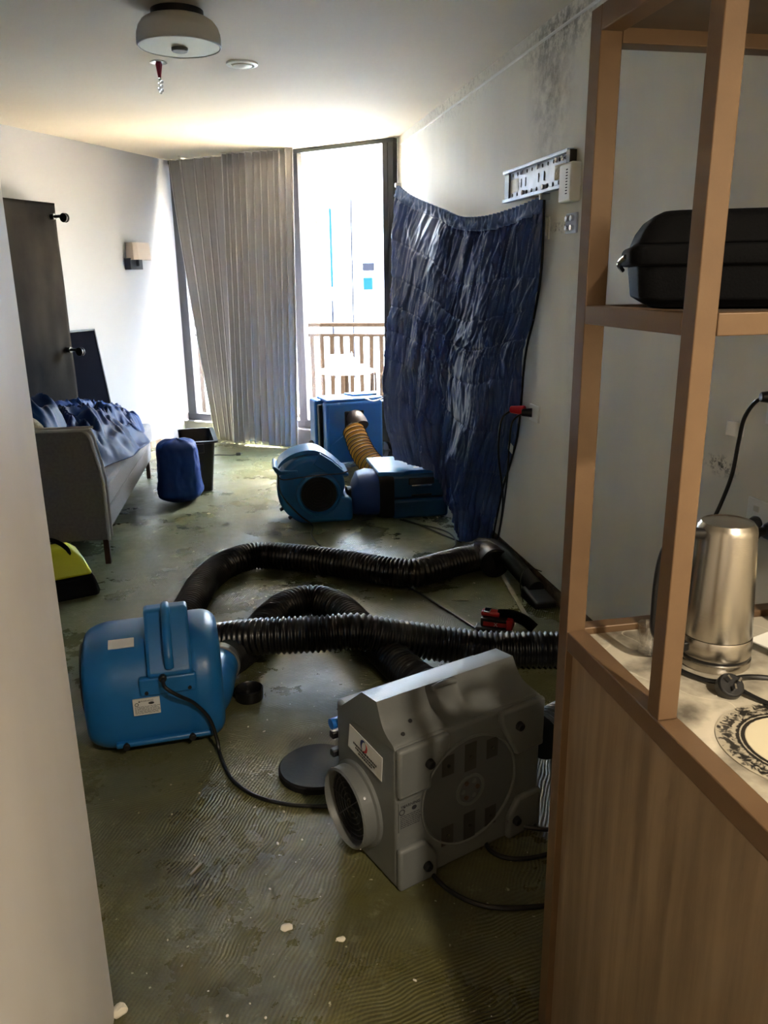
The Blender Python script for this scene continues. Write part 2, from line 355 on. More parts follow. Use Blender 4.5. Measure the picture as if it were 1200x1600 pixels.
# ---------------------------------------------------------------- the room
H = 2.69; XR = 1.56
WL0 = Vector((-1.457, 6.8)); WLd = Vector((1.137, 1.85)).normalized(); WLn = Vector((WLd.y, -WLd.x))     # left wall line, its direction and inward normal
WA = WL0 + WLd * ((8.62 - 6.8) / WLd.y)      # where the left wall meets the window
WB = Vector((.80, 7.79)); WC = Vector((1.56, 7.06))
def struct(o): return tag(o, kind='structure')
def slab(name, poly, z0, z1, m, bevel=0): return struct(MB().prism(poly, (0, 0, z0), (1, 0, 0), (0, 1, 0), (0, 0, z1 - z0)).build(name, m, bevel=bevel, smooth=False))
def wallseg(name, a, b, z0, z1, th, m, side=1, bevel=0):
    a, b = Vector(a), Vector(b); d = (b - a).normalized(); n = Vector((d.y, -d.x)) * side * -th
    return slab(name, [tuple(a), tuple(b), tuple(b + n), tuple(a + n)], z0, z1, m, bevel)
P3 = WL0 + WLd * ((3.9 - 6.8) / WLd.y)
room = [(-3.3, -1.3), (XR, -1.3), (XR, 7.06), (WB.x, WB.y), (WA.x, WA.y), (P3.x, P3.y), (-3.3, 3.9)]
slab('floor', [(-3.3, -1.3), (XR + .02, -1.3), (XR + .02, 7.02), (WB.x, WB.y - .0), (WA.x, WA.y), (P3.x, P3.y), (-3.3, 3.9)], -.1, 0, M['floor'])
slab('ceiling', room, H, H + .15, M['ceiling'])
struct(MB().bx(XR, XR + .15, -1.3, 7.06, 0.09, H).build('wall_right', M['wall_r'], smooth=False))
struct(MB().bx(XR + .004, XR + .15, -1.3, 7.06, 0, .09).build('baseboard_right', M['raw_trim'], smooth=False))
a = P3; b = WA
wallseg('wall_left', a, b, .07, H, .15, M['wall_l'], 1)
wallseg('baseboard_left', a, b, 0, .07, .14, M['pale_trim'], 1)
struct(MB().bx(-3.45, -3.3, -1.3, 3.95, 0, H).build('wall_far_left', M['wall_l'], smooth=False))
struct(MB().bx(P3.x - .02 - .4, P3.x + .05, 3.9, 4.05, 0, H).build('wall_corner_left', M['wall_l'], smooth=False)) if P3.x > -3.3 else None
struct(MB().bx(-3.45, XR + .15, -1.45, -1.3, 0, H).build('wall_behind', M['wall_fg'], smooth=False))
w = MB().bx(-.46, -.332, -1.3, 1.50, .0, H).build('wall_hall', M['wall_fg'], bevel=.004, smooth=False); struct(w)
struct(MB().bx(-3.3, -.46, 1.38, 1.50, 0, H).build('wall_rear_left', M['wall_l'], smooth=False))
struct(MB().bx(XR - .012, XR + .0, -1.3, 6.9, 2.615, 2.622).build('trim_1', M['white_pl'], smooth=False))

# window band: upstand, frames, panes
def along(a, b, z0, z1, th, name, m, inset=0.0, parent=None, kind='structure', bevel=.003):
    a, b = Vector(a), Vector(b); d = (b - a).normalized(); n = Vector((d.y, -d.x))
    p = [a + n * (inset + th), b + n * (inset + th), b + n * inset, a + n * inset]
    o = MB().prism([tuple(q) for q in p], (0, 0, z0), (1, 0, 0), (0, 1, 0), (0, 0, z1 - z0)).build(name, m, parent, bevel=bevel, smooth=False)
    if kind and not parent: tag(o, kind=kind)
    return o
along(WA, WB, 0, .18, .14, 'trim_2', M['sill']); along(WB, WC, 0, .18, .14, 'trim_3', M['sill'])
def window(name, a, b, mull):
    root = empty(name, (0, 0, 0)); root['kind'] = 'structure'
    along(a, b, .18, .25, .06, 'bottom_rail', M['black_frame'], .0, root); along(a, b, H - .035, H, .06, 'top_rail', M['black_frame'], .0, root)
    d = (b - a).normalized(); Lg = (b - a).length
    for t, wd in mull:
        p = a + d * t; along(p, p + d * wd, .25, H - .035, .07, 'mullion', M['black_frame'], 0, root)
    along(a, b, .25, H - .035, .008, 'pane', M['glass'], .025, root, bevel=0)
    return root
window('window_1', WA, WB, [(.02, .10), (.75, .05), ((WB - WA).length - .05, .05)])
window('window_2', WB, WC, [(.0, .05), ((WC - WB).length - .105, .05), ((WC - WB).length - .05, .05)])

# balcony
slab('balcony_floor', [(-2.5, 9.9), (WA.x - .6, WA.y - .2), (WA.x, WA.y), (WB.x, WB.y), (WC.x, WC.y), (3.4, 6.2), (4.2, 7.5)], -.12, -.02, M['concrete'])
slab('balcony_soffit', [(-2.5, 9.9), (WA.x - .6, WA.y - .2), (WA.x, WA.y), (WB.x, WB.y), (WC.x, WC.y), (3.4, 6.2), (4.2, 7.5)], H + .0, H + .25, M['concrete'])
struct(MB().bx(XR + .0, XR + .2, 7.06, 7.12, -.02, H).build('wall_outer', M['concrete'], smooth=False))
RA = Vector((-1.2, 9.95)); RB = Vector((3.6, 7.90)); rd = (RB - RA).normalized(); rl = (RB - RA).length
rt = empty('balcony_railing', (RA.x, RA.y, 0), math.atan2(rd.y, rd.x), 'brown metal balcony railing with vertical bars beyond the window', 'railing')
MB().bx(0, rl, -.035, .035, 1.07, 1.115).build('handrail', M['rail'], rt, bevel=.01)
MB().bx(0, rl, -.02, .02, .965, .995).build('top_rail', M['rail'], rt)
MB().bx(0, rl, -.02, .02, .06, .10).build('bottom_rail', M['rail'], rt)
proto = None; k = 0; x = .05
while x < rl:
    o = MB().bx(-.022, .022, -.012, .012, .10, .965).build('baluster', M['rail'], rt) if proto is None else proto.copy()
    if proto is None: proto = o
    else: COL.objects.link(o); o.parent = rt
    o.location = (x, 0, 0); x += .112
pp = None
for x in (.1, 1.15, 2.35, 3.5, 4.7):
    MB().bx(x - .015, x + .015, -.015, .015, .995, 1.07).build('stub_post', M['rail'], rt)

# buildings across the street
def far_building(x0, x1, y, z0, z1, label, wins, name='apartment_building', depth=12):
    r = empty(name, ((x0 + x1) / 2, y, z0), 0, label, 'building'); cx = (x0 + x1) / 2
    MB().bx(x0 - cx, x1 - cx, 0, depth, 0, z1 - z0).build('facade', M['facade'], r, smooth=False)
    for (a, b, c, d, mt) in wins:
        MB().bx(a - cx, b - cx, -.12, .1, c - z0, d - z0).build('window_pane', M[mt], r, smooth=False)
    return r
far_building(-7.0, 4.6, 43, -20, 30, 'pale tower block left of the lattice mast across the street', [(1.0, 3.4, 6.6, 7.4, 'facade_d'), (1.2, 2.2, -1.4, .2, 'facade_d'), (-3, -1, 3, 5, 'facade_d')])
far_building(4.7, 16.0, 38, -20, 30, 'pale tower block with a blue panel seen through the window glass', [(6.72, 7.25, 1.9, 2.25, 'facade_d'), (6.74, 7.16, 1.05, 1.6, 'facade_b'), (5.22, 5.32, 1.2, 4.6, 'facade_b'), (5.22, 5.30, -3, .6, 'facade_d'), (6.2, 6.25, -3, 5, 'facade_d')])
far_building(-40, -7.5, 40, -20, 30, 'pale building at the far left of the street', [])
far_building(16.5, 45, 36, -20, 26, 'pale building at the far right of the street', [])
struct(MB().bx(-80, 80, 12, 60, -20.5, -20).build('street_ground', M['concrete'], smooth=False))
mr_ = empty('lattice_mast', (3.45, 30, -20), 0, 'tan lattice scaffold mast rising in front of the tower block', 'mast')
lm = MB()
for sx in (-.25, .25):
    for sy in (0, .5): lm.cyl((sx, sy, 0), (sx, sy, 31), .025, 6)
lm.build('uprights', M['mast'], mr_)
lm = MB(); z = 0; s = 1
while z < 30.5:
    lm.cyl((-.25 * s, 0, z), (.25 * s, 0, z + .5), .018, 5); lm.cyl((-.25, 0, z), (.25, 0, z), .018, 5); z += .5; s = -s
lm.build('lattice_bracing', M['mast'], mr_)

# balcony table, cartons, chair
t = empty('round_table', (1.22, 7.93, -.02), 0, 'white round table out on the balcony', 'table')
MB().lathe([(.0, .70), (.26, .70), (.27, .71), (.27, .725), (.26, .73), (0, .73)], cap=False).build('tabletop', M['tablew'], t)
MB().cyl((0, 0, .03), (0, 0, .70), .022).build('pedestal', M['rail'], t)
MB().lathe([(.18, 0), (.18, .015), (.03, .03)]).build('foot', M['rail'], t)
def carton(x, y, z, w, d, h, label, rz=0):
    r = empty('food_carton', (x, y, z), rz, label, 'carton', 'white cartons on the balcony table')
    MB().bx(-w / 2, w / 2, -d / 2, d / 2, 0, h * .8).build('box_body', M['food'], r, bevel=.006)
    MB().bx(-w / 2 - .004, w / 2 + .004, -d / 2 - .004, d / 2 + .004, h * .8, h).build('box_lid', M['tablew'], r, bevel=.004)
carton(1.16, 7.93, .71, .17, .13, .048, 'white carton at the bottom of the stack on the balcony table')
carton(1.163, 7.93, .758, .165, .13, .048, 'white carton in the middle of the stack on the balcony table', .05)
carton(1.157, 7.93, .806, .17, .13, .048, 'white carton on top of the stack on the balcony table', -.04)
carton(1.36, 7.90, .71, .13, .12, .045, 'single white carton lying right of the carton stack', .2)
bt = empty('pump_bottle', (1.285, 8.0, .71), 0, 'small clear white pump bottle beside the cartons', 'bottle')
MB().lathe([(.026, 0), (.028, .01), (.028, .10), (.012, .12), (.012, .13)]).build('bottle_body', M['food'], bt)
MB().lathe([(.014, .13), (.014, .145), (.004, .147), (.004, .165)]).build('pump', M['tablew'], bt)
ch = empty('folding_chair', (1.45, 7.72, -.02), -.6, 'dark metal chair standing before the balcony table', 'chair')
for s in (-1, 1):
    MB().tube(catmull([(s * .05, .16, 0), (s * .05, .17, .45), (s * .05, .165, .66), (s * .05, .14, .70), (s * .05, .10, .66), (s * .05, .06, .45), (s * .05, .0, 0)], 6), .011, 8).build('leg_frame', M['rail'], ch)
MB().bx(-.06, .06, -.02, .16, .40, .42).build('seat', M['rail'], ch, bevel=.005)

# ---------------------------------------------------------------- curtains
def curtain(label, top, bot, npl, amp, name='curtain', skew=1.0, z0=.02, seed=0, nu=240, group=None):
    """pleated fabric between two plan polylines: top (x,y) list and bottom (x,y) list"""
    def lerp2(P, s):
        f = s * (len(P) - 1); i = min(int(f), len(P) - 2); a, b = Vector(P[i]), Vector(P[i + 1]); return a.lerp(b, f - i), (b - a).normalized()
    zt = H - .012
    def f(s, v):
        pt, dt = lerp2(top, s); pb, db = lerp2(bot, s)
        w = v ** skew
        p = pt.lerp(pb, w); d = dt.lerp(db, w).normalized(); n = Vector((d.y, -d.x))
        ph = s * npl + .18 * math.sin(3 * s * PI + seed) + .12 * noise.noise(Vector((s * 5, v * 1.5, seed)))
        c = math.sin(2 * PI * ph)
        A = amp * (.75 + .4 * noise.noise(Vector((s * 9, v * 1.2, seed + 4)))) * (1 - .25 * v)
        q = p + n * (A * (abs(c) ** .85) * (1 if c > 0 else -1)) + d * (A * .42 * math.sin(4 * PI * ph))
        return (q.x, q.y, zt + (z0 - zt) * v + (.006 * c if v > .98 else 0))
    r = empty(name, (0, 0, 0), 0, label, 'curtain', group)
    MB().grid(f, nu, 60).build('drape', M['curtain'], r, solid=.003)
    mb = MB(); hp = [(*lerp2(top, i / 12)[0], H - .006) for i in range(13)]
    mb.tube(hp, .008, 6).build('track', M['white_pl'], r)
    return r
curtain('grey pleated curtain pulled aside on a slant beside the left wall', [(-.335, 8.50), (.26, 8.07)], [(-.085, 8.20), (.17, 8.00)], 6.0, .055, skew=1.25, seed=1)
curtain('grey pleated curtain bunched up beside the bright bare window', [(.13, 8.045), (.75, 7.65)], [(.07, 7.99), (.68, 7.59)], 11.0, .046, seed=5, nu=360)

# ---------------------------------------------------------------- ceiling fittings
c = empty('ceiling_light', (-.082, 3.99, 2.55), 0, 'white drum ceiling light with frosted underside', 'ceiling light')
MB().lathe([(.174, 0), (.178, .006), (.178, .020), (.175, .050), (.167, .074), (.152, .094), (.132, .106), (.112, .112)], seg=64, cap=False).build('drum_shade', M['drum'], c, solid=.004)
MB().lathe([(0, .006), (.169, .006), (.171, .002), (0, -.002)], seg=64, cap=False).build('diffuser', M['diff'], c)
MB().lathe([(.036, -.002), (.036, -.012), (.032, -.016), (0, -.017)], seg=32).build('centre_cap', M['grey'], c)
MB().lathe([(.112, .10), (.112, .14)], seg=40).build('ceiling_plate', M['black_pl'], c)
c = empty('ceiling_vent', (.22, 4.83, H), 0, 'round white air valve set in the ceiling', 'ceiling vent')
MB().lathe([(.085, 0), (.084, -.008), (.066, -.012), (.062, -.004), (.062, 0)], seg=40, cap=False).build('ring', M['white_pl'], c)
MB().lathe([(.054, -.004), (.052, -.014), (.03, -.02), (0, -.021)], seg=40).build('disc', M['offwhite'], c)
MB().lathe([(.062, -.001), (0, -.001)], seg=40, cap=False).build('throat', M['black_in'], c)
c = empty('fire_sprinkler', (-.215, 4.86, H), 0, 'ceiling sprinkler wrapped in red tape with clear beads dangling', 'sprinkler')
MB().lathe([(.045, 0), (.044, -.006), (.02, -.010), (0, -.010)], seg=28).build('escutcheon', M['chrome'], c)
for a in range(5): MB().cyl((.012 * math.cos(a * 1.3), .012 * math.sin(a * 1.3), -.008), (.004 * math.cos(a * 1.3 + .5), .004 * math.sin(a * 1.3 + .5), -.075), .007, 8, .004).build('red_tape', M['seal'], c)
for i, (dx, dz) in enumerate([(0, -.082), (.01, -.094), (-.004, -.104), (.007, -.116), (-.006, -.128), (.008, -.136), (0, -.146)]): MB().sphere((dx, 0, dz), .0085, seg=10).build('bead', M['bead'], c)
c = empty('bare_sprinkler', (-.25, 8.25, H), 0, 'small bare sprinkler head near the slanted curtain', 'sprinkler')
MB().cyl((0, 0, 0), (0, 0, -.03), .012).build('body', M['chrome'], c); MB().cyl((0, 0, -.04), (0, 0, -.043), .028).build('deflector', M['chrome'], c); MB().cyl((0, 0, -.03), (0, 0, -.04), .004, 8).build('pin', M['chrome'], c)

# ---------------------------------------------------------------- left wall: sconce, bed base, black panel
def wl(t, off, z): p = WL0 + WLd * t + WLn * off; return Vector((p.x, p.y, z))
ang = math.atan2(WLd.y, WLd.x)
def tfor(x): return (x - WL0.x) / WLd.x
c = empty('wall_sconce', tuple(wl(tfor(-.72), 0, 1.68)), ang, 'small wall lamp with cream shade on a dark bracket', 'wall lamp')
t0 = 0.0
MB().bx(-.14, .035, -.07, 0, 0, .10).build('bracket', M['black_frame'], c, bevel=.004)
MB().bx(-.06, -.04, -.10, -.04, .03, .12).build('arm', M['black_frame'], c, bevel=.003)
mb = MB(); ra = []
for z, e in ((.085, 0), (.235, -.012)):
    ra.append([Vector((-.13 - e, -.02, z)), Vector((-.13 - e, -.10 - e, z)), Vector((-.09, -.125 - e, z)), Vector((.09, -.125 - e, z)), Vector((.13 + e, -.10 - e, z)), Vector((.13 + e, -.02, z))])
mb.loft(ra, cap=False, closed=True).build('lamp_shade', M['shade'], c, solid=.004, bevel=.006)

# bed base standing on end on the sofa, underside outwards
BO = .19
c = empty('upturned_bed_base', tuple(wl(tfor(-1.34), BO, .46)), ang, 'black bed base stood on end behind the sofa with its castors outwards', 'bed base')
def bedf(u, v):
    x = -1.0 + u * 1.02; z = v * 1.70
    y = -.012 * math.sin(PI * u) * (1 - v) + .01 * noise.noise(Vector((u * 5, v * 4, 1))) + (.02 * (noise.noise(Vector((u * 9, v * 2, 8)))) * (1 - v))
    return (x, y - .0, z)
MB().bx(-1.0, .02, .015, .14, 0, 1.70).build('padded_frame', M['bedfab'], c, bevel=.02, seg=3)
MB().grid(bedf, 40, 60).build('underside_cloth', M['bedfab'], c, solid=.004)
for x, z in ((-.03, 1.60), (-.03, .60), (-.80, 1.60), (-.80, .60)):
    f = MB().cyl((x, .01, z), (x, -.035, z), .022).cyl((x, -.035, z), (x, -.10, z), .012).build('castor_stem', M['black_pl'], c)
    wv = MB(); wv.cyl((x - .018, -.125, z - .012), (x - .004, -.125, z - .012), .034, 20); wv.cyl((x + .004, -.125, z - .012), (x + .018, -.125, z - .012), .034, 20)
    wv.build('castor_wheel', M['black_pl'], f, bevel=.004)
c = empty('leaning_board', tuple(wl(tfor(-1.07), .06, 0)), ang, 'glossy black panel leaning on the left wall behind the blue cloth', 'panel')
R = Matrix.Rotation(math.radians(-8), 3, 'X')
def lean(p): return R @ Vector(p) + Vector((0, -.11, .02))
mb = MB(); mb.box(lean((-.32, 0, .585)), (.64, .03, 1.17), rot=R); mb.build('panel_board', M['tv'], c, bevel=.003)
mb = MB()
for (x, z, sx, sz) in ((-.006, .585, .014, 1.18), (-.32, 1.172, .64, .014), (-.634, .585, .014, 1.18)): mb.box(lean((x, -.004, z)), (sx, .038, sz), rot=R)
mb.build('edge_frame', M['black_frame'], c, bevel=.002)

# ---------------------------------------------------------------- sofa, cloth heap, bag, tub, tool bag
s = empty('sofa', (-.70, 4.60, 0), .0, 'grey upholstered sofa with slim wooden legs and one raised arm', 'sofa')
s.rotation_euler = (0, 0, math.radians(-2.6))
MB().bx(-.78, -.02, .06, 2.20, .15, .30).build('base', M['sofa'], s, bevel=.02, seg=3)
MB().bx(-.76, .0, .075, 2.22, .30, .45).build('seat_cushion', M['sofa'], s, bevel=.028, seg=4)
# arm with rounded upper front corner and light piping
def armout(e=0):
    pts = [(-.80, .15), (0 + e, .15), (0 + e * .6, .50)]
    for k in range(9):
        a = k / 8 * PI / 2; pts.append((-.09 + (.09 - .035 + e) * math.cos(a) + 0, .70 + (.09 + e) * math.sin(a)))
    pts += [(-.80, .79 + e)]
    return pts
MB().prism(armout(), (0, .0, 0), (1, 0, 0), (0, 0, 1), (0, .085, 0)).build('arm', M['sofa'], s, bevel=.012, seg=3)
ap = armout(.004)[1:]
MB().tube(catmull([(x, -.002, z) for x, z in ap], 3), .009, 8).build('piping', M['curtain'], s)
MB().tube(catmull([(x, .087, z) for x, z in ap], 3), .007, 8).build('piping', M['curtain'], s)
MB().bx(-.80, -.68, .085, 1.35, .30, .76).build('backrest', M['sofa'], s, bevel=.03, seg=3)
for x, y in ((-.022, .03), (-.05, 2.15), (-.74, .03), (-.74, 2.15)):
    MB().prism([(-.016, -.016), (.016, -.016), (.016, .016), (-.016, .016)], (x, y, 0), (1, 0, 0), (0, 1, 0), (0, 0, .15)).build('leg', M['leg'], s, bevel=.003)
cu = MB().sphere((-1.20, 4.86, .70), .2, (1.0, .42, .85), 24).build('scatter_cushion', M['cream'])
tag(cu, 'cream woven cushion tucked behind the sofa arm under the blue cloth', 'cushion')

def heap(name, label, cx, cy, rx, ry, base, hf, m, seed=0, nu=90, nv=90, rot=0, amp=.05, cat='cloth'):
    def f(u, v):
        x = (u * 2 - 1); y = (v * 2 - 1)
        # squircle map
        X = x * math.sqrt(1 - y * y / 2); Y = y * math.sqrt(1 - x * x / 2); r = min(1, math.hypot(X, Y))
        ed = 1 + .22 * noise.noise(Vector((X * 2.2 + seed, Y * 2.2, seed)))
        px = X * rx * ed; py = Y * ry * ed
        q = Vector((px * 5 + seed, py * 5, seed * 2)); warp = noise.noise_vector(q * .6) * .9
        n1 = 1 - abs(noise.noise(q + warp)) * 2; n2 = 1 - abs(noise.noise(q * 2.3 + warp * 2)) * 2
        z = hf(px, py) * (1 - r ** 3.0) + (amp * n1 + amp * .45 * n2) * (1 - r ** 6) + .012
        c_, s_ = math.cos(rot), math.sin(rot)
        return (cx + px * c_ - py * s_, cy + px * s_ + py * c_, base(px, py) + max(0.008, z))
    return tag(MB().grid(f, nu, nv).build(name, m, solid=.004, off=1, ang=60), label, cat)
heap('blue_cloth', 'crumpled blue cloth heaped on the sofa seat', -1.03, 5.85, .46, .95, lambda x, y: .45, lambda x, y: .17 + .14 * max(0, -y), M['bluebag'], 3, 130, 130, amp=.095)
heap('blue_cloth', 'smaller fold of blue cloth draped against the cream cushion', -1.14, 5.08, .24, .42, lambda x, y: .48, lambda x, y: .34, M['bluebag'], 9, 90, 90, amp=.08)

def sack(name, label, c, rx, ry, h, m, seed, cat):
    def f(u, v):
        a = 2 * PI * u; t = v
        prof = (math.sin(min(1, t * 5 + .25) * PI / 2)) * (1 - .10 * t) * (1 if t < .86 else .30 + .70 * math.sqrt(max(0, 1 - ((t - .86) / .14) ** 2)))
        if t >= 1: prof = 0.0
        e = 3.6
        ca, sa = math.cos(a), math.sin(a); k = (abs(ca) ** e + abs(sa) ** e) ** (-1 / e)
        w = 1 + .09 * noise.noise(Vector((ca * 2, sa * 2, t * 3 + seed))) + .06 * (1 - abs(noise.noise(Vector((ca * 5 + t * 2, sa * 5, t * 4 + seed))) * 2)) + (.05 * math.sin(a * 9 + 2 * t) * max(0, t - .72))
        z = h * t + .02 * noise.noise(Vector((ca * 2, sa * 2, seed + 2))) * t
        return (c[0] + k * ca * rx * prof * w + .05 * t * 0, c[1] + k * sa * ry * prof * w, c[2] + z)
    return tag(MB().grid(f, 72, 60, True).build(name, m, ang=70), label, cat)
sack('drawstring_bag', 'upright stuffed blue cloth bag on the floor in front of the black tub', (-.36, 5.95, .0),   .155, .13, .47, M['bluesack'], 2, 'bag')

tb = empty('storage_tub', (-.24, 6.42, 0), math.radians(4), 'open black plastic tub behind the blue cloth bag', 'tub')
mb = MB()
def rr(hx, hy, z, r=.03, n=4):
    o = []
    for (sx, sy, a0) in ((1, 1, 0), (-1, 1, PI / 2), (-1, -1, PI), (1, -1, 1.5 * PI)):
        for k in range(n + 1):
            a = a0 + k / n * PI / 2; o.append(Vector((sx * (hx - r) + r * math.cos(a), sy * (hy - r) + r * math.sin(a), z)))
    return o
mb.loft([rr(.10, .24, .0), rr(.135, .29, .385), rr(.16, .31, .39), rr(.16, .31, .405), rr(.128, .285, .405), rr(.095, .235, .01)]).build('tub_body', M['tub'], tb)
MB().bx(-.05, .05, -.325, -.305, .32, .39).build('handle_lip', M['tub'], tb, bevel=.005)

yb = empty('tool_bag', (-.95, 4.22, 0), math.radians(20), 'yellow-green and black tool bag on the floor beneath the sofa arm', 'tool bag')
def trap(y0, y1, z0, z1, w0, w1): return [(-w0, z0), (w0, z0), (w1, z1), (-w1, z1)]
mb = MB().loft([[Vector((sx * x, sy * y, z)) for sx, sy in ((-1, -1), (1, -1), (1, 1), (-1, 1))] for x, y, z in ((.20, .17, 0), (.205, .175, .03), (.185, .16, .115))]); mb.build('black_base', M['soft'], yb, bevel=.015, seg=3)
mb = MB().loft([[Vector((sx * x, sy * y, z)) for sx, sy in ((-1, -1), (1, -1), (1, 1), (-1, 1))] for x, y, z in ((.182, .157, .115), (.15, .12, .20), (.10, .06, .25))]); mb.build('yellow_top', M['yellow'], yb, bevel=.015, seg=3)
MB().tube(catmull([(-.12, -.10, .16), (-.10, -.06, .25), (0, -.03, .30), (.08, -.06, .25), (.09, -.12, .17)], 6), .012, 8).build('carry_strap', M['soft'], yb)

# ---------------------------------------------------------------- hanging blue sheet
def interp(P, s):
    n = len(P) - 1; f = min(max(s, 0), .99999) * n; i = int(f); t = f - i
    p0, p1, p2, p3 = P[max(i - 1, 0)], P[i], P[i + 1], P[min(i + 2, n)]
    return 0.5 * ((2 * p1) + (p2 - p0) * t + (2 * p0 - 5 * p1 + 4 * p2 - p3) * t * t + (3 * p1 - p0 - 3 * p2 + p3) * t ** 3)
V = Vector
Tt = [V(p) for p in ((1.44, 6.50, 2.267), (1.455, 6.08, 2.15), (1.48, 5.37, 2.01), (1.49, 4.95, 1.93), (1.50, 4.51, 1.90), (1.52, 4.10, 1.91), (1.53, 3.76, 1.933))]
Lf = [V(p) for p in ((1.44, 6.50, 2.267), (1.37, 6.35, 1.88), (1.30, 6.11, 1.51), (1.25, 5.98, 1.26), (1.20, 5.85, 1.01), (1.15, 5.65, .67), (1.16, 5.32, .365))]
Rt = [V(p) for p in ((1.53, 3.76, 1.933), (1.53, 3.76, 1.614), (1.535, 3.84, 1.39), (1.53, 3.93, 1.176), (1.53, 4.00, .76), (1.535, 4.22, .40), (1.545, 4.40, .03))]
Bt = [V(p) for p in ((1.16, 5.32, .365), (1.265, 5.17, .345), (1.36, 5.03, .318), (1.43, 4.95, .14), (1.40, 4.54, .015), (1.48, 4.50, .012), (1.545, 4.40, .03))]
def sheet_base(s, v):
    A = interp(Tt, s) * (1 - v) + interp(Bt, s) * v; Bq = interp(Lf, v) * (1 - s) + interp(Rt, v) * s
    Cq = Tt[0] * (1 - s) * (1 - v) + Tt[-1] * s * (1 - v) + Bt[0] * (1 - s) * v + Bt[-1] * s * v
    return A + Bq - Cq
def ridge(x): return (1 - min(1, abs(x) * 3.4)) ** 1.6
def sheet(s, v):
    p = sheet_base(s, v); n = V((-.93, -.36, .08)).normalized()
    # creases: fan from the top right down to the left, then straighten
    su = s + .24 * (1 - s) * s * 2 * (v - .35) + .22 * (v - .5) * max(0, .62 - v) * 2
    w = noise.noise(V((s * 3, v * 2.2, 3))) * .05
    band = min(1, v / .055)
    d = 0
    d += .026 * ridge(noise.noise(V(((su + w) * 19, v * 2.3, 1.3))))
    d += .018 * ridge(noise.noise(V(((su - w * 1.5) * 33, v * 4.0, 7.3)))) + .008 * ridge(noise.noise(V(((su + w * 2) * 60, v * 9.0, 4.1))))
    d += .008 * noise.noise(V((su * 7, v * 2.0, 2.2)))
    d *= band
    d += (1 - band) * .016 * math.sin(s * 2 * PI * 46 + 3 * noise.noise(V((s * 9, 0, 0))))
    d += band * .005 * math.sin((su) * 2 * PI * 44) * max(0, 1 - v * 3)
    q = (v * 8.3 + .5 * noise.noise(V((s * 2.2, v, 5)))) % 1.0
    d -= .007 * math.exp(-((q - .5) / .035) ** 2) * band
    if v > .93: d += .02 * noise.noise(V((s * 14, v * 6, 11)))
    e = min(1, s / .03, (1 - s) / .03 * .8 + .2)
    p = p + n * (d * (.5 + .5 * e)) + V((0, .006 * noise.noise(V((su * 30, v * 9, 4))), 0))
    if s < .04 or s > .96: p = p + V((0, .025 * noise.noise(V((s * 2, v * 13, 8))), 0))
    if v > .96: p.z += .02 * noise.noise(V((s * 16, 2, 1)))
    p.x = min(p.x, 1.552); p.z = max(p.z, .008)
    if p.y < 5.62 and p.y > 5.06 and p.x < 1.46 and p.z < .335: p.z = .335
    return p
sh = empty('hanging_sheet', (1.50, 4.9, 0), 0, 'large crinkled blue sheet hung like a tent over the wall opening', 'sheet')
off = V((1.50, 4.9, 0))
MB().grid(lambda u, v: sheet(u, .0 + v) - off, 420, 260).build('sheet_cloth', M['tarp'], sh, solid=.003, ang=180)
MB().grid(lambda u, v: sheet(u, v * .05) - off + V((-.006, -.002, .002)), 300, 8).build('gathered_hem', M['tarp_hem'], sh, solid=.003, ang=180)
MB().tube([sheet_base(1.0, v / 30) - off + V((.0, -.006, 0)) for v in range(31)], .006, 6).build('edge_binding', M['black_rb'], sh)
for p in (Tt[0], Tt[-1]): MB().box(p - off + V((.0, -.01, .0)), (.05, .02, .03)).build('clip', M['chrome'], sh, bevel=.004)

# ---------------------------------------------------------------- ducting hose helper
def hose(pts, r, pitch=.023, depth=.0105, seg=22):
    P = resample(catmull(pts, 14), pitch / 5)
    radii = [r - depth * (.5 - .5 * math.cos(2 * PI * i / 5.0)) ** 1.3 for i in range(len(P))]
    mb = MB(); mb.tube(P, r, seg, True, radii); return mb
def plain(pts, r, m, name, parent=None, seg=8, n=10):
    return MB().tube(catmull(pts, n), r, seg).build(name, m, parent)

# ---------------------------------------------------------------- big blue air mover (near left)
am = empty('air_mover', (-.285, 2.76, 0), math.radians(4), 'large blue moulded air mover lying near the hall corner with a raised handle', 'air mover')
def scroll(x):
    # rounded ends along X
    L0, L1 = -.262, .205
    t = (x - L0) / (L1 - L0); e = min(1, (t / .22)) if t < .22 else min(1, (1 - t) / .13)
    k = math.sqrt(max(0, 1 - (1 - e) ** 2)) * .24 + .76 if e < 1 else 1
    return k
mb = MB(); rings = []
for i in range(41):
    t = i / 40; xx = -.262 + .467 * (1 - math.cos(PI * t)) / 2; k = scroll(xx); ring = []
    for j in range(64):
        a = 2 * PI * j / 64; ca, sa = math.cos(a), math.sin(a)
        e = 4.2 if sa < 0 else 2.35
        q = (abs(ca) ** e + abs(sa) ** e) ** (-1 / e)
        bulge = 1.0 + (.035 if xx > .10 else 0)
        ring.append(Vector((xx, ca * q * .225 * k * bulge, .205 + sa * q * (.192 if sa > 0 else .202) * k * bulge)))
    rings.append(ring)
mb.loft(rings); mb.build('scroll_housing', M['blue'], am, ang=50)
# foot rail with two rubber feet
MB().bx(-.17, .15, -.232, -.17, .048, .068).build('foot_rail', M['blue'], am, bevel=.008, seg=3)
for x in (-.135, .085): MB().cyl((x, -.242, .056), (x, -.19, .056), .012, 14).build('rubber_foot', M['black_rb'], am, bevel=.003)
